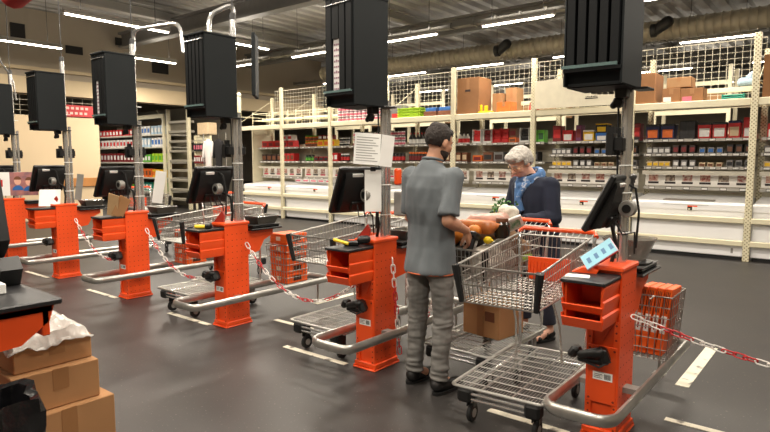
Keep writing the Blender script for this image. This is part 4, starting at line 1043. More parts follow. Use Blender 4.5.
# ladder frame
t = empty('rack_end_frame', (-16.45, 10.2, 0)); tag(t, 'tall grey beige rack end frame with rungs like a ladder', 'rack frame')
b = MB(); b.box((-.62, -.04, 0), (-.52, .06, 3.1), ch=.006); b.box((.5, -.04, 0), (.6, .06, 3.1), ch=.006); b.build('upright', CREAM_P, t)
for k in range(9):
    b = MB(); b.box((-.52, -.02, .25+.30*k), (.5, .25, .33+.30*k), ch=.01); b.build('rung', mat('grey_rung', (158, 152, 136), .5), t)
b = MB(); b.tube([(-1.2, 0, 3.1), (-.55, 0, 2.4)], .012, 5); b.build('diagonal_brace', CREAM, t)
# hook display with hanging goods
t = empty('hook_display', (-15.15, 10.3, 0)); tag(t, 'peg display of hanging packs between the rack frame and the third monitor', 'display')
b = MB(); b.box((-.62, 0, 0), (-.58, .05, 2.25)); b.box((.18, 0, 0), (.22, .05, 2.25)); b.box((-.6, .02, 2.2), (.2, .05, 2.26)); b.box((-.58, .04, .3), (.18, .06, 2.2)); b.build('display_frame', CREAM, t)
for z in (.6, 1.25, 1.6, 1.95):
    b = MB(); b.tube([(-.58, -.02, z+.16), (.18, -.02, z+.16)], .008, 5); b.build('hook_rail', GREYSH, t)
for ri, z in enumerate((1.78, 1.42, 1.05)):
    shelfrow(p_box(.085, .03, .24, [BLK, DRED, ORG][ri], [PINK, WHT, RED][ri]), -15.7, -15.0, 6, z, 'hanging_pack', '%s pack hanging on the peg display, %s row' % (['black and pink', 'dark red', 'orange'][ri], ['top', 'middle', 'low'][ri]), 'pack', y=10.24)
def garment(x, m, lab):
    t = empty('hanging_garment', (x, 10.1, 0)); tag(t, lab, 'garment', None)
    b = MB(); b.loft([((0, 0, 1.05), .15, .04), ((0, 0, 1.3), .13, .04), ((0, 0, 1.6), .14, .05), ((0, 0, 1.9), .19, .05), ((0, 0, 2.05), .15, .05), ((0, 0, 2.12), .05, .03)], 14)
    b.cap((-.16, 0, 2.02), .05, (-.24, 0, 1.62), .05); b.cap((.16, 0, 2.02), .05, (.24, 0, 1.62), .05); b.build('fabric', m, t)
    b = MB(); b.tube([(0, 0, 2.1), (0, 0, 2.2), (.03, 0, 2.24), (.0, .0, 2.28)], .005, 5); b.build('hanger_hook', CHROME, t)
garment(-14.75, mat('white_fabric', (226, 220, 216), .9), 'white garment on a hanger left of the third pole')
garment(-14.25, mat('black_fabric', (24, 22, 24), .95), 'black garment on a hanger between the white one and the third pole')
b = MB(); b.tube([(-14.98, 10.1, 0), (-14.98, 10.1, 2.28), (-13.9, 10.1, 2.28), (-13.9, 10.1, 0)], .015, 7); o = b.build('clothes_rail', CHROME); tag(o, 'chrome rail carrying the white and black garments', 'clothes rail')
b = MB(); b.box((-.28, -.15, 0), (.28, .15, .35), ch=.01); o = b.build('carton', BEI, loc=(-15.2, 10.38, 2.27)); tag(o, 'beige carton on top of the peg display', 'box')
# red sign on the mesh above the beige wall, mesh frame there
b = MB()
for k in range(26): b.tube([(0, -5.2+.5*k*.5, 0), (0, -5.2+.5*k*.5, .5)], .005, 4)
for z in (0, .12, .25, .38, .5): b.tube([(0, -5.2, z), (0, 1.1, z)], .005, 4)
o = b.build('mesh_panel', MESHM, loc=(-16.12, 6.4, 2.63)); tag(o, 'wire mesh strip above the beige wall at left', 'mesh panel')
t = empty('red_sign', (-15.98, 6.95, 2.64)); tag(t, 'small red sign with pale lettering on top of the beige wall', 'sign')
b = MB(); b.box((-.01, -.45, 0), (.01, .45, .30), ch=.004); b.build('sign_board', mat('sign_red', (176, 36, 40), .5), t)
b = MB()
for r in range(2):
    for k in range(6): b.box((.0102, -.38+.12*k+.03*r, .06+.13*r), (.013, -.38+.12*k+.07+.03*r, .12+.13*r))
b.build('sign_lettering', mat('sign_pale', (230, 180, 170), .6), t)
t = empty('pale_box', (-15.97, 6.1, 2.63)); 
b = MB(); b.box((-.01, -.25, .0), (.01, .25, .32), ch=.004); b.build('board', BEI, t); tag(t, 'pale board left of the small red sign above the wall', 'board')
# gear deep in the store
for k, (x, w, h) in enumerate(((-3.2, 1.6, 1.3), (-7.4, 2.2, 1.0), (-11.2, 2.0, 1.2), (-14.0, 1.6, 1.4))):
    t = empty('pallet_rack', (x, 15.5, 0)); tag(t, 'distant grey rack seen through the mesh, %s' % ['rightmost', 'second from right', 'third from right', 'leftmost'][k], 'rack', 'distant racks')
    for sx in (-1, 1):
        for yy in (0, .9): b = MB(); b.box((sx*w/2-.04, yy, 0), (sx*w/2+.04, yy+.08, 3.7)); b.build('upright', CREAM, t)
    for z in (2.6, 3.25):
        c = MB(); c.box((-w/2+.04, 0, z), (w/2-.04, .06, z+.1)); c.build('beam', CREAM, t)
    c = MB(); c.box((-w/2+.1, .1, 2.7), (w/2-.1, .9, 2.7+.35), ch=.01); c.build('stored_carton', PALECARD2, t)
import mathutils
# ------------------------------------------------------------------ people
SKIN = mat('skin_warm', (190, 140, 112), .5, 0, .05, 12)
SKIN2 = mat('skin_pale', (224, 172, 148), .5, 0, .05, 12)
def remesh(name, mb, vox, m, parent, smooth=6, fac=.5):
    me = mb.mesh(name, 0); o = bpy.data.objects.new(name+'_src', me); COL.objects.link(o)
    r = o.modifiers.new('r', 'REMESH'); r.mode = 'VOXEL'; r.voxel_size = vox; r.use_smooth_shade = True
    s = o.modifiers.new('s', 'SMOOTH'); s.iterations = smooth; s.factor = fac
    dg = bpy.context.evaluated_depsgraph_get(); dg.update()
    nm = bpy.data.meshes.new_from_object(o.evaluated_get(dg)); bpy.data.objects.remove(o)
    nm.materials.clear(); nm.materials.append(m); nm.polygons.foreach_set('use_smooth', [True]*len(nm.polygons)); nm.polygons.foreach_set('material_index', [0]*len(nm.polygons))
    nm.name = name
    ob = bpy.data.objects.new(name, nm); COL.objects.link(ob); ob.parent = parent
    return ob
def wrinkle(o, amp, sc, stretch=(1, 1, 1)):
    me = o.data; S = Vector(stretch)
    nn = [v.normal.copy() for v in me.vertices]
    for v, nr in zip(me.vertices, nn):
        p = Vector((v.co.x*S.x, v.co.y*S.y, v.co.z*S.z))*sc
        v.co = v.co+nr*amp*(mathutils.noise.noise(p)+.5*mathutils.noise.noise(p*2.1))
def hand(b, wrist, direction, palmn, side=1, curl=.5, s=1.0):
    # palm + five fingers; direction = towards finger tips, palmn = palm normal (inside of hand)
    d = Vector(direction).normalized(); n = Vector(palmn).normalized(); n = (n-d*n.dot(d)).normalized(); w = d.cross(n)*side
    W = Vector(wrist)
    for k in range(4):
        o = (k-1.5)*.019*s
        b.cap(W+d*.01+w*o*.6, .014*s, W+d*.085*s+w*o, .012*s, 8)
        L = [.066, .076, .072, .056][k]*s; c0 = W+d*.085*s+w*o
        a = curl*.5; p1 = c0+(d*math.cos(a)+n*math.sin(a))*L*.45
        a += curl*.9; p2 = p1+(d*math.cos(a)+n*math.sin(a))*L*.32
        a += curl*.7; p3 = p2+(d*math.cos(a)+n*math.sin(a))*L*.25
        b.cap(c0, .0095*s, p1, .0088*s, 8); b.cap(p1, .0088*s, p2, .008*s, 8); b.cap(p2, .008*s, p3, .007*s, 8)
    t0 = W+d*.025*s-w*.026*s+n*.006; t1 = t0+(d*.6-w*.7+n*.4).normalized()*.04*s; t2 = t1+(d*.85-w*.15+n*.5).normalized()*.032*s
    b.cap(W+d*.02*s, .016*s, t0, .014*s, 8); b.cap(t0, .013*s, t1, .0105*s, 8); b.cap(t1, .0105*s, t2, .009*s, 8)
def head(b, c, R, s=1.0):
    # c = centre of skull, R = rotation matrix (face looks +Y)
    def q(p): return Vector(c)+R @ (Vector(p)*s)
    def e(p, r, rot=(0, 0, 0)): b.ell((0, 0, 0), [v*s for v in r], M=Matrix.Translation(q(p)) @ R.to_4x4() @ Euler(rot).to_matrix().to_4x4(), n=16, m=12)
    e((0, -.012, .025), (.077, .095, .088)); e((0, .02, -.03), (.066, .072, .085)); e((0, .035, -.075), (.045, .05, .04)); e((0, .045, -.098), (.028, .028, .022))
    e((0, .072, .012), (.05, .02, .02)); e((-.038, .058, -.03), (.026, .026, .026)); e((.038, .058, -.03), (.026, .026, .026))
    b.cap(q((0, .086, .005)), .009*s, q((0, .104, -.032)), .0135*s, 8); e((-.011, .094, -.036), (.009, .01, .008)); e((.011, .094, -.036), (.009, .01, .008))
    e((0, .083, -.064), (.024, .012, .007)); e((0, .082, -.074), (.020, .012, .007))
    for sx in (-1, 1): e((sx*.078, -.005, -.012), (.011, .022, .032), (0, 0, sx*-.35)); e((sx*.080, .002, -.03), (.008, .011, .014))
    return q
# ---------------- the man
man = empty('person', (-2.17, 3.17, 0), math.radians(-6)); tag(man, 'man seen from behind in grey short-sleeved shirt, grey jeans and black shoes', 'person')
HR = Euler((math.radians(-16), math.radians(3), math.radians(-14))).to_matrix()
hc = (.028, .045, 1.64)
b = MB()
q = head(b, hc, HR, .98)
b.cap((.0, .0, 1.46), .060, (.02, .03, 1.57), .058); 
b.loft([((0, 0, .86), .145, .10), ((0, 0, .98), .15, .10), ((0, 0, 1.1), .135, .09), ((0, 0, 1.25), .155, .10), ((0, 0, 1.36), .165, .095), ((0, -.005, 1.43), .12, .075), ((0, 0, 1.47), .06, .06)])
# arms: right arm bends forward, left arm reaches forward too
RS, RE, RW = (.175, .0, 1.41), (.205, -.075, 1.14), (.185, .14, 1.06)
LS, LE, LW = (-.175, .0, 1.41), (-.205, .03, 1.13), (-.12, .17, 1.03)
for S, E_, W in ((RS, RE, RW), (LS, LE, LW)):
    b.cap((S[0]*.6, 0, 1.40), .06, S, .052); b.cap(S, .05, E_, .041); b.cap(E_, .042, (E_[0]*.6+W[0]*.4, E_[1]*.6+W[1]*.4, E_[2]*.6+W[2]*.4), .043); b.cap(E_, .041, W, .027)
hand(b, RW, (-.05, .5, -.85), (-.9, -.1, -.2), 1, .75); hand(b, LW, (.25, .9, -.2), (.8, -.2, -.5), -1, .6)
# legs
LL = [((-.085, 0, .90), (-.105, -.005, .50), (-.115, -.03, .09)), ((.085, 0, .90), (.11, .0, .50), (.125, -.055, .09))]
for hip, kn, an in LL:
    b.cap(hip, .085, kn, .055); b.cap(kn, .055, (kn[0], kn[1]-.015, kn[2]-.14), .055); b.cap((kn[0], kn[1]-.015, kn[2]-.14), .054, an, .035)
    b.cap(an, .034, (an[0]+.01, an[1]+.10, .055), .03)
remesh('body', b, .0068, SKIN, man, 3, .45)
# shirt
SHIRT = mat('grey_green_shirt_fabric', (98, 104, 108), .9, 0, .10, 9, bump=.12)
b = MB()
b.loft([((0, -.006, .785), .182, .140), ((0, -.006, .81), .182, .139), ((0, .0, .96), .174, .122), ((0, 0, 1.1), .170, .118), ((0, -.005, 1.22), .180, .122), ((0, -.008, 1.34), .186, .118), ((0, -.006, 1.42), .172, .10), ((0, -.002, 1.465), .115, .082), ((0, .0, 1.495), .075, .07), ((0, .008, 1.52), .064, .064)], 28)
for S, E_ in ((RS, RE), (LS, LE)):
    S2 = Vector(S); E2 = Vector(E_); m_ = S2.lerp(E2, .80)
    b.cap((S[0]*.5, 0, 1.405), .07, S, .064); b.cap(S2, .066, S2.lerp(E2, .7), .066)
    d = (E2-S2).normalized(); b.tube([S2.lerp(E2, .55), S2.lerp(E2, .80), S2.lerp(E2, .88)], [.064, .070, .072], 16)
# folds
for (p, r_, e_, r2) in () and (((-.10, -.115, 1.30), .014, (.02, -.118, 1.02), .010), ((.12, -.11, 1.32), .012, (.05, -.12, 1.12), .009), ((-.13, -.09, 1.05), .012, (-.02, -.12, .93), .011), ((.14, -.08, 1.12), .012, (.09, -.11, .92), .012), ((-.15, -.06, 1.36), .012, (-.09, -.11, 1.15), .01)):
    b.cap(p, r_, e_, r2)
sh = remesh('shirt', b, .0075, SHIRT, man, 4, .5)
wrinkle(sh, .011, 7, (1.6, 1.6, .6))
b = MB(); b.tube([(.184*math.cos(a), -.006+.141*math.sin(a), .787) for a in [2*PI*k/28 for k in range(28)]], .0045, 6, closed=True); b.build('orange_hem', mat('orange_hem_trim', (190, 92, 50), .8), sh)
b = MB(); b.tube([(.063*math.cos(a), -.0+.012+.063*math.sin(a), 1.522+.012*math.sin(a)*-1) for a in [2*PI*k/20 for k in range(20)]], .010, 8, closed=True); b.build('collar', SHIRT, sh)
# jeans
JEANS = mat('grey_washed_denim', (118, 116, 112), .9, 0, .28, 7, bump=.25)
b = MB()
b.loft([((0, 0, .80), .15, .11), ((0, -.005, .87), .15, .11), ((0, 0, .93), .14, .10)], 24)
b.ell((-.07, -.045, .82), (.08, .07, .09)); b.ell((.07, -.045, .82), (.08, .07, .09))
for hip, kn, an in LL:
    h_ = Vector(hip); k_ = Vector(kn); a_ = Vector(an)
    b.cap((hip[0], hip[1], .84), .096, h_.lerp(k_, .5), .080); b.cap(h_.lerp(k_, .5), .080, k_, .066); b.cap(k_, .066, k_.lerp(a_, .4), .066); b.tube([k_.lerp(a_, .3), k_.lerp(a_, .7), k_.lerp(a_, .97)], [.065, .058, .056], 16)
    for j, f in enumerate((.05, .14, .82, .9, .97)): 
        c = k_.lerp(a_, f); rr_ = .066 if f < .5 else .058
        b.tube([(c.x+rr_*math.cos(a), c.y+rr_*math.sin(a), c.z+.012*math.sin(a+j)) for a in [2*PI*i/14 for i in range(14)]], .009, 6, closed=True)
jn = remesh('jeans', b, .0075, JEANS, man, 4, .5)
wrinkle(jn, .008, 11, (.7, .7, 2.2))
SHOE = mat('black_shoe_leather', (24, 23, 23), .5, 0, .2, 10)
for hip, kn, an in LL:
    b = MB(); x, y, _ = an; dx = .01 if x > 0 else -.015
    b.cap((x, y-.02, .06), .044, (x+dx, y+.10, .045), .044); b.cap((x+dx, y+.10, .045), .044, (x+dx*1.6, y+.19, .034), .034); b.cap((x, y, .06), .046, (x, y, .13), .048)
    s_ = remesh('shoe', b, .006, SHOE, man, 3)
    # flatten the sole to the floor
    for v in s_.data.vertices: v.co.z = max(v.co.z, .012)
    b = MB(); b.loft([((x+dx*.7, y+.075, .0), .043, .135), ((x+dx*.7, y+.075, .02), .045, .138)], 20); b.build('sole', BLACKR, s_)
# hair and beard
HAIR = mat('dark_brown_hair', (40, 30, 24), .75, 0, .35, 60, bump=.7)
def hairshell(name, m, c, R, s, th, tests, parent, extra=None, vox=.006):
    b = MB(); T = Matrix.Translation(c) @ R.to_4x4()
    def e(p, r): b.ell((0, 0, 0), [(v+th)*s for v in r], M=T @ Matrix.Translation(Vector(p)*s), n=22, m=16)
    e((0, -.012, .025), (.077, .095, .088))
    if extra:
        for p, r in extra: b.ell((0, 0, 0), [v*s for v in r], M=T @ Matrix.Translation(Vector(p)*s), n=14, m=10)
    o = remesh(name, b, vox, m, parent, 2, .4)
    import bmesh
    bm = bmesh.new(); bm.from_mesh(o.data); inv = T.inverted()
    dele = [v for v in bm.verts if not tests((inv @ v.co)/s)]
    bmesh.ops.delete(bm, geom=dele, context='VERTS'); 
    for v in bm.verts:
        p = (inv @ v.co)
        k = 1+.03*mathutils.noise.noise(p*38)
        v.co = T @ (p*k)
    bm.to_mesh(o.data); bm.free(); o.data.polygons.foreach_set('use_smooth', [True]*len(o.data.polygons))
    sd = o.modifiers.new('thickness', 'SOLIDIFY'); sd.thickness = .006; sd.offset = -1
    return o
hairshell('hair', HAIR, Vector(hc), HR, .98, .007, lambda p: p.z > (.055 if p.y > .03 else (.01 if p.y > -.02 and abs(p.x) > .05 else -.045-.0*p.y)) , man, [((0, -.02, .078), (.064, .08, .044)), ((0, .045, .076), (.052, .038, .03))])
BEARD = mat('dark_beard', (46, 34, 28), .9, 0, .3, 70, bump=.5)
b = MB(); T = Matrix.Translation(hc) @ HR.to_4x4()
b.ell((0, 0, 0), (.063, .068, .052), M=T @ Matrix.Translation((0, .022, -.068)), n=18, m=12); b.ell((0, 0, 0), (.036, .036, .026), M=T @ Matrix.Translation((0, .05, -.098)), n=14, m=10)
o = remesh('beard', b, .006, BEARD, man, 2)
import bmesh
bm = bmesh.new(); bm.from_mesh(o.data); inv = T.inverted()
bmesh.ops.delete(bm, geom=[v for v in bm.verts if (inv @ v.co).z > -.048+.35*((inv @ v.co).y < -.02)*0 or ((inv @ v.co).y > .075 and (inv @ v.co).z > -.078) or (inv @ v.co).y < -.03], context='VERTS'); bm.to_mesh(o.data); bm.free()
def eyes(c, R, s, parent, closed=False):
    q = lambda p: Vector(c)+R @ (Vector(p)*s)
    for sx in (-1, 1):
        b = MB(); b.ell(q((sx*.031, .074, .0)), (.012*s, .012*s, .0085*s)); e_ = b.build('eye', mat('eye_white', (226, 220, 212), .3), parent)
        b = MB(); b.ell(q((sx*.031, .084, -.003)), (.005*s,)*3); b.build('iris', mat('eye_iris', (40, 28, 22), .2), e_)
        b = MB(); b.cap(q((sx*.016, .088, .019)), .0045*s, q((sx*.046, .078, .019)), .0035*s, 6); b.build('eyebrow', mat('brow_%s' % parent.name, (46, 34, 26) if parent is man else (170, 164, 158), .9), parent)
eyes(hc, HR, .98, man)
# scanner in the right hand (separate thing)
def Wp(p): return man.matrix_basis @ Vector(p)
t = empty('handheld_scanner', Wp((.18, .205, .975)), rot=(math.radians(-25), math.radians(0), math.radians(-6))); tag(t, 'black handheld scanner held in the right hand of the man', 'scanner')
b = MB(); b.box((-.02, -.02, -.09), (.02, .02, .03), ch=.01); b.build('grip', BLACKP, t)
b = MB(); b.box((-.03, -.03, .03), (.03, .06, .075), ch=.012); b.build('scanner_head', BLACKP, t)
b = MB(); b.box((-.008, -.022, -.03), (.008, -.019, .0)); b.build('red_button', RED, t)

# ---------------- the woman
wo = empty('person', (-2.13, 4.70, 0), math.radians(180-38+20)); tag(wo, 'elderly woman with short grey hair, glasses, navy coat and blue scarf, bending over her trolley', 'person')
wo.scale = (1.07,)*3
WR = Euler((math.radians(-36), math.radians(-3), math.radians(-2))).to_matrix()
wc = (.02, .17, 1.405)
b = MB(); s = .95
head(b, wc, WR, .97)
b.cap((0, .05, 1.27), .055, (.012, .12, 1.35), .048)
b.loft([((0, 0, .80), .15, .11), ((0, 0, .92), .15, .11), ((0, .01, 1.02), .13, .1), ((0, .03, 1.14), .145, .1), ((0, .04, 1.24), .15, .09), ((0, .045, 1.30), .09, .07)])
WA = [((.17, .035, 1.225), (.235, .06, .98), (.16, .33, .97)), ((-.17, .035, 1.225), (-.235, .06, .98), (-.16, .33, .97))]
for (S, E_, W), sd in zip(WA, (1, -1)):
    b.cap((S[0]*.5, .04, 1.22), .05, S, .05); b.cap(S, .046, E_, .038); b.cap(E_, .038, W, .025); hand(b, W, (0, .9, -.1), (0, -.1, -1), sd, .9, .92)
WL = [((.08, 0, .82), (.09, .01, .44), (.10, .0, .08)), ((-.08, 0, .82), (-.11, .02, .44), (-.17, .0, .08))]
for hip, kn, an in WL:
    b.cap(hip, .085, kn, .052); b.cap(kn, .05, an, .034); b.cap(an, .033, (an[0], an[1]+.09, .05), .03); b.cap((an[0], an[1]+.09, .045), .03, (an[0], an[1]+.15, .03), .022)
remesh('body', b, .0068, SKIN2, wo, 3, .45)
COAT = mat('navy_coat_wool', (30, 36, 54), .92, 0, .22, 6, bump=.1)
b = MB()
b.loft([((0, .0, .62), .215, .165), ((0, .0, .66), .215, .165), ((0, 0, .85), .20, .155), ((0, .01, 1.0), .185, .14), ((0, .025, 1.14), .19, .138), ((0, .035, 1.22), .195, .125), ((0, .04, 1.27), .15, .10), ((0, .05, 1.31), .08, .075)], 26)
for S, E_, W in WA:
    b.cap((S[0]*.6, .04, 1.215), .07, S, .07); b.cap(S, .068, E_, .060); b.cap(E_, .060, Vector(E_).lerp(Vector(W), .6), .050); b.tube([Vector(E_).lerp(Vector(W), f) for f in (.4, .8, .92)], [.052, .05, .05], 14)
b.cap((-.03, .15, 1.2), .02, (-.02, .17, .66), .014); b.cap((.05, .13, 1.24), .028, (.10, .12, 1.10), .02); b.cap((-.06, .13, 1.24), .028, (-.11, .12, 1.10), .02)
coat = remesh('coat', b, .0085, COAT, wo, 3)
wrinkle(coat, .010, 7, (1.5, 1.5, .6))
for z in (1.0, .88, .76):
    b = MB(); b.lathe([(.011, 0), (.011, .004)], 10, M=Matrix.Translation((.02, .158 if z > .9 else .168, z)) @ Euler((-PI/2, 0, 0)).to_matrix().to_4x4()); b.build('button', BLACKP, coat)
PANT = mat('navy_trousers', (34, 36, 50), .9, 0, .2, 6)
b = MB(); b.loft([((0, 0, .74), .15, .115), ((0, 0, .9), .15, .115)])
for hip, kn, an in WL: b.cap((hip[0], 0, .78), .092, kn, .07); b.tube([Vector(kn), Vector(kn).lerp(Vector(an), .5), Vector(kn).lerp(Vector(an), .88)], [.07, .062, .06], 16); b.cap(kn, .07, Vector(kn).lerp(Vector(an), .3), .066)
remesh('trousers', b, .008, PANT, wo, 3)
for hip, kn, an in WL:
    x, y, _ = an; b = MB(); b.loft([((x, y+.055, 0), .038, .118), ((x, y+.055, .018), .04, .12)], 18); sl = b.build('shoe', BLACKR, wo)
    b = MB(); b.cap((x, y-.02, .05), .036, (x, y+.02, .045), .036); b.cap((x-.02, y+.13, .03), .02, (x+.02, y+.13, .03), .02); b.tube([(x-.034, y+.05, .02), (x-.024, y+.05, .068), (x, y+.045, .08), (x+.024, y+.05, .068), (x+.034, y+.05, .02)], .008, 6); b.build('strap', BLACKP, sl)
# scarf
def scarfmat():
    m = mat('blue_patterned_scarf', (74, 112, 160), .95, 0, .25, 20)
    nt = m.node_tree; bs = nt.nodes['Principled BSDF']; src = bs.inputs['Base Color'].links[0].from_socket
    mxx = nt.nodes.new('ShaderNodeMix'); mxx.data_type = 'RGBA'; mxx.inputs['B'].default_value = (*lin((176, 186, 204)), 1); nt.links.new(src, mxx.inputs['A'])
    tc = [x for x in nt.nodes if x.type == 'TEX_COORD'][0]; nt.links.new(noisefac(26, .60)(nt, tc), mxx.inputs['Factor']); nt.links.new(mxx.outputs['Result'], bs.inputs['Base Color'])
    return m
SCARF = scarfmat()
b = MB()
b.tube([(.082*math.cos(a), .075+.08*math.sin(a), 1.305-.04*math.sin(a)) for a in [2*PI*k/18 for k in range(18)]], .026, 10, closed=True)
b.tube([(.095*math.cos(a), .072+.095*math.sin(a), 1.275-.055*math.sin(a)) for a in [2*PI*k/18 for k in range(18)]], .024, 10, closed=True)
b.tube([(.05, .155, 1.25), (.035, .18, 1.16), (.02, .185, 1.08), (.02, .18, 1.0)], [.026, .022, .028, .03], 10)
b.tube([(-.05, .15, 1.25), (-.01, .18, 1.17), (.01, .19, 1.12), (-.02, .18, 1.02)], [.026, .022, .024, .026], 10)
sc_ = remesh('scarf', b, .008, SCARF, wo, 2)
b = MB()
for k in range(10): b.tube([(-.02+.008*k, .18, .985), (-.024+.009*k, .184, .935)], .0028, 5)
b.build('fringe', mat('scarf_fringe_red', (150, 110, 110), .95), sc_)
GHAIR = mat('silver_grey_hair', (196, 190, 182), .8, 0, .35, 55, bump=.8)
hairshell('hair', GHAIR, Vector(wc), WR, .97, .017, lambda p: p.z > (.048 if p.y > .035 else (-.012 if p.y > -.03 else -.075)), wo, [((.0, .055, .085), (.07, .05, .035)), ((0, -.06, -.01), (.08, .055, .07)), ((-.06, .02, .05), (.035, .06, .05)), ((.06, .02, .05), (.035, .06, .05))])
eyes(wc, WR, .97, wo)
b = MB(); q = lambda p: Vector(wc)+WR @ (Vector(p)*.97)
b.ell((0, 0, 0), (.026, .007, .004), M=Matrix.Translation(q((0, .094, -.068))) @ WR.to_4x4()); b.build('lips', mat('lips_rose', (176, 96, 92), .5), wo)
b = MB()
for sx in (-1, 1):
    b.tube([q((sx*.032+.023*math.cos(a), .100-.006*abs(math.cos(a)), -.004+.017*math.sin(a))) for a in [2*PI*k/16 for k in range(16)]], .0018, 5, closed=True)
    b.tube([q((sx*.055, .095, .0)), q((sx*.078, .05, .003)), q((sx*.082, -.01, .0))], .0016, 5)
b.tube([q((-.010, .104, .0)), q((.010, .104, .0))], .0018, 5); b.build('glasses', mat('gold_glasses_frame', (150, 120, 80), .3, .8), wo)
# ------------------------------------------------------------------ groceries in the second trolley
cx, cy = CS[1][0]
def blob(name, parts, m, lab, cat, vox=.01, sm=4, loc=(0, 0, 0)):
    t = None; b = MB()
    for p0, r0, p1, r1 in parts: b.cap(p0, r0, p1, r1)
    o = remesh(name, b, vox, m, None, sm); o.location = loc; tag(o, lab, cat); return o
ORF = mat('orange_peel', (236, 140, 44), .45, 0, .08, 40, bump=.2)
# lower fill of bags
BAGD = mat('dark_mesh_bag', (70, 62, 56), .8, 0, .4, 30, bump=.4); BAGC = mat('clear_food_bag', (196, 188, 176), .3, 0, .35, 14, bump=.5)
blob('grocery_bag', [((-.13, .15, .83), .10, (.0, .17, .84), .10), ((-.13, .3, .84), .10, (.02, .35, .86), .10), ((-.1, .24, .92), .06, (.0, .26, .92), .07)], BAGD, 'dark mesh bag low in the grocery trolley', 'bag', loc=(cx, cy, 0))
blob('grocery_bag', [((.13, .14, .80), .085, (.14, .42, .83), .09), ((.10, .12, .88), .06, (.13, .42, .92), .06)], BAGC, 'pale clear bag at the right side of the grocery trolley', 'bag', loc=(cx, cy, 0))
blob('grocery_bag', [((-.10, .50, .89), .12, (.09, .53, .92), .12), ((-.1, .68, .84), .11, (.10, .7, .84), .11)], mat('brown_paper_bag', (150, 112, 76), .8, 0, .2, 12, bump=.3), 'brown bag at the rear of the grocery trolley', 'bag', loc=(cx, cy, 0))
for k, (x, y, z, r, w) in enumerate(((-.06, .17, 1.01, .048, 'left'), (.035, .19, 1.035, .050, 'right'), (-.12, .16, .97, .046, 'lower'))):
    t = empty('orange_fruit', (cx+x, cy+y, z)); tag(t, '%s round orange heaped at the front of the grocery trolley' % w, 'orange')
    b = MB(); b.ell((0, 0, 0), (r, r, r*.95), n=18, m=12); b.build('peel', ORF, t); b = MB(); b.lathe([(.005, 0), (.003, .004)], 6, c=(0, 0, r*.94)); b.build('stem_end', DGRN, t)
blob('bread_bag', [((-.16, .24, 1.0), .045, (.06, .22, 1.0), .05), ((-.15, .3, 1.0), .045, (.06, .30, 1.0), .045), ((.06, .26, 1.0), .04, (.13, .26, 1.02), .015)], mat('bread_bag_orange_film', (214, 126, 66), .4, 0, .35, 12, bump=.35), 'orange bag of bread lying across the heaped groceries', 'bag', loc=(cx+.05, cy+.03, .06))
blob('meat_pack', [((-.14, .42, 1.04), .04, (.08, .40, 1.05), .05), ((-.1, .48, 1.04), .045, (.08, .48, 1.06), .045), ((-.16, .44, 1.03), .025, (-.22, .42, 1.02), .015)], mat('pink_pale_film', (222, 176, 160), .35, 0, .3, 9, bump=.3), 'pale pink wrapped pack on top of the groceries', 'pack', loc=(cx+.04, cy-.03, .05))
blob('cauliflower', [((.06, .52, 1.08), .05, (.10, .52, 1.09), .05), ((.04, .50, 1.12), .03, (.05, .52, 1.13), .035), ((.10, .50, 1.12), .035, (.12, .54, 1.11), .03), ((.06, .56, 1.12), .03, (.09, .57, 1.12), .03)], mat('cauliflower_white', (236, 228, 212), .6, 0, .15, 30, bump=.5), 'white cauliflower in film at the top of the groceries', 'vegetable', vox=.008, sm=2, loc=(cx+.05, cy-.02, .045))
# leafy celery
t = empty('celery_bunch', (cx+.03, cy+.60, 1.07)); tag(t, 'green leafy celery bunch sticking up from the groceries', 'vegetable')
b = MB()
for k in range(7): a = k*.9; b.tube([(-.05+.018*k, 0, 0), (-.07+.022*k, .03*math.sin(a), .09+.02*(k % 3))], .007, 6)
b.build('stalk', mat('celery_stalk_green', (150, 184, 96), .5), t)
b = MB()
for k in range(90):
    a = random.uniform(0, 2*PI); r = random.uniform(0, .085); p = Vector((r*math.cos(a)*1.3, r*math.sin(a)*.7, .10+random.uniform(-.03, .07)-r*.3))
    R = Euler((random.uniform(-1, 1), random.uniform(-1, 1), random.uniform(0, 6))).to_matrix(); L = random.uniform(.018, .032)
    b.add([p, p+R @ Vector((L*.5, L*.4, .004)), p+R @ Vector((0, L, -.002)), p+R @ Vector((-L*.5, L*.4, .004)), p+R @ Vector((0, L*.45, .006))], [(0, 1, 4), (1, 2, 4), (2, 3, 4), (3, 0, 4)])
b.build('leaves', mat('celery_leaf_green', (62, 122, 42), .55, 0, .3, 20), t)
t = empty('dark_jar', (cx+.17, cy+.33, .99)); tag(t, 'dark round jar with brown lid right of the bread bag', 'jar')
b = MB(); b.lathe([(.045, 0), (.055, .02), (.055, .09), (.04, .11)], 16); b.build('jar_glass', mat('dark_jar_glass', (44, 36, 28), .15), t); b = MB(); b.lathe([(.042, .11), (.043, .13), (.04, .135)], 16); b.build('lid', BRN, t)
t = empty('printed_packet', (cx+.20, cy+.44, 1.08), rot=(math.radians(28), math.radians(-22), math.radians(35))); tag(t, 'white and green printed packet leaning beside the dark jar', 'packet')
b = MB(); b.box((-.065, -.012, -.05), (.065, .012, .05), ch=.004); b.build('packet_body', WHITE, t); b = MB(); b.box((-.045, -.0135, -.035), (.045, -.0122, .03)); b.build('green_print', mat('packet_green_print', (80, 140, 100), .6, 0, .4, 30, rgb2=(214, 222, 206)), t)
b = MB(); b.ell((0, 0, 0), (.032, .026, .026), n=14, m=10); b.cap((.028, 0, 0), .01, (.038, 0, 0), .005); o = b.build('lemon', YEL, loc=(cx+.14, cy+.19, .985)); tag(o, 'yellow lemon at the front right of the groceries', 'lemon')
t = empty('white_pack', (cx+.04, cy+.12, .965), rot=(.4, .3, .5)); tag(t, 'small white pack with orange and black print below the oranges', 'pack')
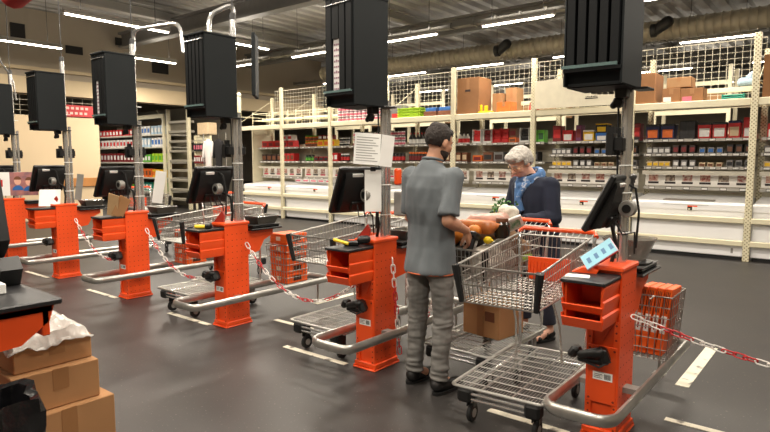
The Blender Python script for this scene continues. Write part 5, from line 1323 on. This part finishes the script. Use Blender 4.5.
b = MB(); b.box((-.05, -.03, -.02), (.05, .03, .02), ch=.005); b.build('pack_body', WHT, t); b = MB(); b.box((-.03, -.0315, -.012), (.02, -.0302, .012)); b.build('print', BLK, t); b = MB(); b.box((-.04, -.02, .0202), (.01, .02, .0215)); b.build('orange_print', ORG, t)
b = MB(); b.cap((0, 0, 0), .022, (0, .10, .02), .03); o = b.build('green_net', mat('green_yellow_net', (160, 196, 50), .7, 0, .4, 30), loc=(cx+.19, cy+.60, .80)); tag(o, 'yellow green net bag at the rear of the grocery trolley', 'bag')
for k in range(3):
    t = empty('milk_carton', (cx-.02+.08*k, cy+.75, .705)); tag(t, '%s grey white carton standing at the rear of the grocery trolley' % ['left', 'middle', 'right'][k], 'carton')
    b = MB(); b.box((-.035, -.035, 0), (.035, .035, .18), ch=.004); b.prism([(-.035, .18), (.035, .18), (0, .22)], -.035, .035, 'x'); b.build('carton_body', WHT, t); b = MB(); b.box((-.03, -.037, .03), (.03, -.0355, .13)); b.build('label', GRY, t)
# cardboard box on the lower deck
t = empty('cardboard_box', (-2.02, 3.78, .262), math.radians(-8)); tag(t, 'brown cardboard box on the low deck of the grocery trolley', 'box')
b = MB(); b.box((-.16, -.16, 0), (.16, .14, .26), ch=.004); b.build('box_body', CARD, t); b = MB(); b.box((-.03, -.162, 0), (.03, -.1605, .26)); b.build('packing_tape', CARD2, t); b = MB(); b.box((.04, -.163, .12), (.12, -.1605, .19)); b.build('brown_print', BRN, t)
# ------------------------------------------------------------------ small things on the stands
def tool(x, y, z, rz, lab):
    t = empty('scanner_gun', (x, y, z), rz); tag(t, lab, 'scanner')
    b = MB(); b.box((-.02, -.06, 0), (.02, .05, .032), ch=.01); b.build('grip', YEL, t); b = MB(); b.box((-.028, .05, 0), (.028, .11, .045), ch=.012); b.build('scanner_head', BLACKP, t)
    b = MB(); b.tube([(0, -.06, .015), (.03, -.10, .01), (.08, -.08, .008), (.12, .0, .02)], .005, 5); b.build('cable', BLACKR, t)
tool(SX[2]-.05, SY-.28, .915, math.radians(-68), 'yellow and black scanner lying on the third checkout top')
t = empty('scanner_gun', (SX[1]-.02, SY-.22, .915), math.radians(-60)); tag(t, 'black scanner with orange marks on the second checkout top', 'scanner')
b = MB(); b.box((-.022, -.08, 0), (.022, .04, .04), ch=.012); b.cap((0, .05, .045), .03, (0, .09, .05), .028); b.build('scanner_body', BLACKP, t)
b = MB(); b.tube([(.0, -.1, .03), (.05, -.13, .05), (.09, -.1, .05), (.10, -.02, .03)], .012, 6); b.build('cable', YEL, t)
b = MB(); b.box((-.01, -.04, .04), (.01, .0, .045)); b.build('orange_mark', ORANGE_PL, t)
# card terminal leaning on nearest stand
t = empty('card_tablet', (SX[0]-.03, SY-.15, 1.02), rot=(math.radians(58), math.radians(-38), math.radians(14))); tag(t, 'pale blue card leaning against the nearest monitor post', 'card')
b = MB(); b.box((-.095, -.045, -.008), (.095, .045, .008), ch=.003); b.build('card_body', mat('card_edge_pink', (224, 190, 200), .5), t)
b = MB(); b.box((-.092, -.042, .008), (.092, .042, .0095)); p = b.build('blue_face', mat('card_pale_blue', (150, 205, 224), .4), t)
b = MB()
for k in range(4): b.box((-.07+.045*k, -.02, .0096), (-.05+.045*k, .012, .0105))
b.build('print', mat('card_blue_print', (90, 130, 170), .5), p)
b = MB(); b.box((-.02, -.047, -.006), (.09, -.044, .006)); b.build('red_edge', RED, t)
b = MB(); b.box((-.06, -.035, 0), (.06, .035, .0015)); b.cbox((0, 0, .004), (.10, .05, .001), (.06, .04, .1)); o = b.build('receipt', WHITE, loc=(SX[0]-.09, SY-.29, .9155), rot=(0, 0, .3)); tag(o, 'white receipt lying on the nearest checkout top', 'receipt')
b = MB(); b.prism([(-.08, 0), (.05, 0), (.06, .02), (-.02, .03)], -.04, .04, 'y'); o = b.build('plastic_wedge', ORANGE_PL, loc=(SX[0]-.09, SY-.14, .9155), rot=(0, 0, .2)); tag(o, 'orange plastic wedge under the blue card', 'wedge')
# papers on the second pole
t = empty('clipboard_paper', (SX[1]+.02, SY-.06, 1.30), rot=(0, 0, math.radians(38))); tag(t, 'white paper strip clipped beside the second monitor', 'paper')
b = MB(); b.box((-.06, -.003, -.15), (.06, .003, .15)); b.build('sheet', WHITE, t); b = MB(); b.box((-.02, -.008, .14), (.02, .005, .17), ch=.003); b.build('clip', BLACKP, t); b = MB(); b.box((-.045, -.0042, -.02), (-.02, -.0031, -.015)); b.build('print', GRY, t)
t = empty('notice_paper', (SX[1]+.05, SY-.10, 1.595), rot=(0, math.radians(4), math.radians(34))); tag(t, 'sheets of printed paper wrapped around the second pole', 'paper')
b = MB(); b.box((-.13, -.008, -.11), (.055, -.004, .11)); b.build('printed_sheet', WHITE, t); b = MB(); b.cbox((.10, .018, -.005), (.10, .003, .22), (0, .05, .55)); b.build('side_sheet', WHITE, t)
b = MB()
for k in range(10): b.box((-.115, -.0092, -.085+.018*k), (.04-.02*(k % 3), -.0081, -.080+.018*k))
b.build('text_lines', mat('paper_text_grey', (150, 148, 144), .8), t)
b = MB(); b.box((-.07, -.02, -.09), (.07, .02, .09), ch=.01); 
o = b.build('cash_tray', mat('grey_transparent_holder', (150, 150, 146), .3), loc=(SX[1]+.13, SY+.14, 1.20)); tag(o, 'grey plastic holder on the second pole beside the man', 'holder')
b = MB(); b.box((-.02, -.03, -.06), (.02, .03, .06), ch=.012); o = b.build('orange_holder', ORANGE_PL, loc=(SX[1]+.12, SY+.10, 1.40)); tag(o, 'orange piece on the pole peeking beside the left shoulder of the man', 'holder')
# brown cards on stand 4, white panel on pole 4, papers on 5
def sheet(x, y, z, w, h, rot, m, lab, name='paper_sheet'):
    t = empty(name, (x, y, z), rot=rot); tag(t, lab, 'paper'); b = MB(); b.box((-w/2, -.003, 0), (w/2, .003, h)); b.build('sheet', m, t); return t
sheet(SX[3]-.02, SY-.22, .916, .12, .26, (.3, .3, .6), PALECARD, 'pale brown card leaning on the fourth checkout top', 'card_sheet')
sheet(SX[3]+.04, SY-.2, .916, .12, .24, (.25, .5, .9), CARD, 'second brown card leaning on the fourth checkout top', 'card_sheet')
sheet(SX[3]+.13, SY+.22, 1.04, .11, .36, (0, .16, .9), WHITE, 'white panel on the pole of the fourth checkout')
sheet(SX[4]+.08, SY+.15, 1.0, .08, .34, (0, .14, .9), GREYSH, 'grey panel leaning on the pole of the fifth checkout', 'grey_panel')
sheet(SX[4]-.05, SY-.15, .93, .25, .22, (-.3, 0, .9), WHITE, 'white sheet hanging on the fifth checkout top')
for i, rz in ((1, .5), (2, .6), (3, .6), (4, .6)):
    b = MB(); b.prism([(-.05, 0), (.04, 0), (.05, .06), (.03, .10)], -.02, .02, 'y'); o = b.build('plastic_guard', mat('dark_red_plastic', (150, 40, 26), .5), loc=(SX[i]-.05, SY-.08+.0, .9575), rot=(0, 0, rz)); tag(o, 'dark red plastic guard on the %s checkout at the foot of the poles' % ['', 'second', 'third', 'fourth', 'fifth'][i], 'guard')
# poster
t = empty('poster', (-8.72, 2.93, 1.20), rot=(0, 0, math.radians(62))); tag(t, 'poster of two smiling people beside a white sheet at the left edge', 'poster')
b = MB(); b.box((-.02, -.004, -.15), (.30, .004, .16)); b.build('poster_print', mat('poster_red_rose', (186, 120, 110), .5, 0, .4, 8, rgb2=(120, 90, 100)), t)
for k, (x, z) in enumerate(((.07, .04), (.20, .03))):
    b = MB(); b.add([(x+.04*math.cos(a), -.0052, z+.052*math.sin(a)) for a in [2*PI*i/16 for i in range(16)]], [tuple(range(16))]); b.build('printed_face', SKIN2, t)
    b = MB(); b.add([(x+.065*math.cos(a), -.0048, z-.12+.065*math.sin(a)) for a in [PI*i/10 for i in range(11)]], [tuple(range(11))]); b.build('printed_clothes', BLUE, t)
    b = MB(); b.add([(x+.043*math.cos(a), -.0056, z+.02+.045*math.sin(a)) for a in [PI*i/10 for i in range(11)]], [tuple(range(11))]); b.build('printed_hair', BRN, t)
b = MB(); b.box((-.18, -.005, -.15), (-.02, .005, .16)); w_ = b.build('white_sheet', WHITE, t)
b = MB(); b.box((-.12, -.0065, -.03), (-.10, -.0051, .06)); b.build('red_mark', RED, w_)
# ------------------------------------------------------------------ left foreground
FX, FY = -2.66, .44
t = empty('checkout_stand', (FX, FY, 0)); tag(t, 'orange checkout counter with black top above the cardboard stack', 'checkout stand')
b = MB(); b.box((-.09, -.13, 0), (.09, .13, .93), ch=.004); b.build('column', ORANGE, t)
b = MB(); b.prism([(.13, .925), (.55, .925), (.53, .86), (.42, .78), (.13, .76)], .07, .10, 'x'); b.prism([(.13, .925), (.55, .925), (.53, .86), (.42, .78), (.13, .76)], -.13, -.10, 'x'); b.box((-.13, .50, .80), (.10, .53, .92), ch=.004); b.box((-.13, .13, .90), (.10, .54, .925)); b.build('rear_arm', ORANGE, t)
b = MB(); b.box((-.70, .10, .93), (.135, .57, .955), ch=.006); b.build('top_plate', TOPPL, t)
b = MB(); b.box((-.3, .25, .955), (-.12, .45, 1.0), ch=.004); o = b.build('paper_stack', WHITE, loc=(FX, FY, 0)); tag(o, 'white paper stack on the black counter at the left edge', 'paper stack')
t2 = empty('desk_monitor', (FX-.40, FY+.52, .955)); t2.scale = (.72, .8, .78); tag(t2, 'black monitor and angular stand silhouetted at the left edge', 'monitor')
b = MB(); b.prism([(-.06, .05), (.16, .22), (.20, .27), (.10, .62), (-.1, .66)], -.05, .0, 'y'); b.build('monitor_housing', BLACKP, t2)
b = MB(); b.prism([(-.1, .0), (.16, .0), (.22, .10), (.16, .17), (.0, .12), (-.1, .10)], -.06, .05, 'y'); b.build('foot', BLACKP, t2)
# cardboard stack
zz = 0; ks = [(.375, -2.79), (.185, -2.83), (.12, -2.88)]
for k, (h, xr) in enumerate(ks):
    t = empty('cardboard_box', (xr-.25, 1.13, zz), math.radians([1, -2, 0][k])); tag(t, ['large brown cardboard box at the bottom of the stack beside the bin', 'middle brown cardboard box of the stack beside the bin', 'top open cardboard box under the crumpled film'][k], 'box', 'stacked cardboard boxes')
    b = MB(); d = [.25, .22, .20][k]
    b.box((-.25, -d, 0), (.25, d*.72 if k else .2, h-.002), ch=.004); b.build('box_body', CARD, t)
    b = MB(); b.box((.2502, -.05, h*.45), (.2515, .02, h-.002)); b.build('packing_tape', CARD2, t)
    pass
    zz += h
# crumpled film heap
b = MB(); import mathutils
N = 30; vs = []; fs = []
for i in range(N):
    for j in range(N):
        u = i/(N-1)*2-1; v = j/(N-1)*2-1
        x = u*.27; y = v*.185; r = max(abs(u), abs(v))
        n_ = mathutils.noise.noise(Vector((x*14, y*14, 1)))*.03+mathutils.noise.noise(Vector((x*34, y*34, 5)))*.014
        z = .05*(1-r**3)+n_+.012 - (.03 if r > .93 else 0)
        vs.append((x, y, z)); 
for i in range(N-1):
    for j in range(N-1): fs.append((i*N+j, (i+1)*N+j, (i+1)*N+j+1, i*N+j+1))
b.add(vs, fs); o = b.build('plastic_film', FILM, loc=(-3.12, 1.09, zz+.008)); tag(o, 'crumpled clear plastic film on top of the cardboard stack', 'film')
sd = o.modifiers.new('thickness', 'SOLIDIFY'); sd.thickness = .003
# bin with black bag
t = empty('waste_bin', (-2.16, .60, 0)); tag(t, 'grey waste bin with shiny black bag at the bottom left corner', 'bin')
b = MB(); b.lathe([(.12, 0), (.155, .70), (.16, .71), (.15, .71), (.115, .02)], 24); b.build('bin_body', mat('grey_bin_plastic', (96, 94, 92), .6), t)
b = MB(); n = 40; rows_ = []; 
for (r, z) in ((.158, .58), (.170, .64), (.172, .70), (.160, .75), (.135, .74), (.12, .66), (.10, .52)):
    rows_.append([( (r+.006*math.sin(q*2.3+z*20)+.012*math.sin(2*PI*q/n*6+z*12)), z+.010*math.sin(2*PI*q/n*4+z*9), q) for q in range(n)])
vs = [(rr*math.cos(2*PI*q/n), rr*math.sin(2*PI*q/n), z) for rw in rows_ for (rr, z, q) in rw]
fs = [(k*n+q, k*n+(q+1) % n, (k+1)*n+(q+1) % n, (k+1)*n+q) for k in range(len(rows_)-1) for q in range(n)]
b.add(vs, fs); b.build('bin_bag', BAGB, t)
b = MB(); b.box((-.06, -.12, 0), (.06, .12, .42), ch=.01); o = b.build('black_case', BLACKP, loc=(-2.06, 1.0, 0), rot=(0, 0, .3)); tag(o, 'black case between the bin and the cardboard boxes', 'case')
# red object at the top left corner
b = MB(); b.cap((-.25, 0, 0), .07, (.25, 0, .05), .06); o = b.build('red_hanging_sign', RED, loc=(-3.42, 1.3, 2.42)); tag(o, 'red rounded thing hanging in the top left corner', 'sign')
b = MB(); b.tube([(-3.42, 1.3, 2.45), (-3.42, 1.3, CEIL)], .005, 5); o2 = b.build('hanging_wire', GREYD); o2.parent = o; o2.matrix_parent_inverse = Matrix.Translation((3.42, -1.3, -2.42))
SC.world = bpy.data.worlds.new('world'); SC.world.use_nodes = True
SC.world.node_tree.nodes['Background'].inputs['Color'].default_value = (.9, .78, .62, 1); SC.world.node_tree.nodes['Background'].inputs['Strength'].default_value = .25
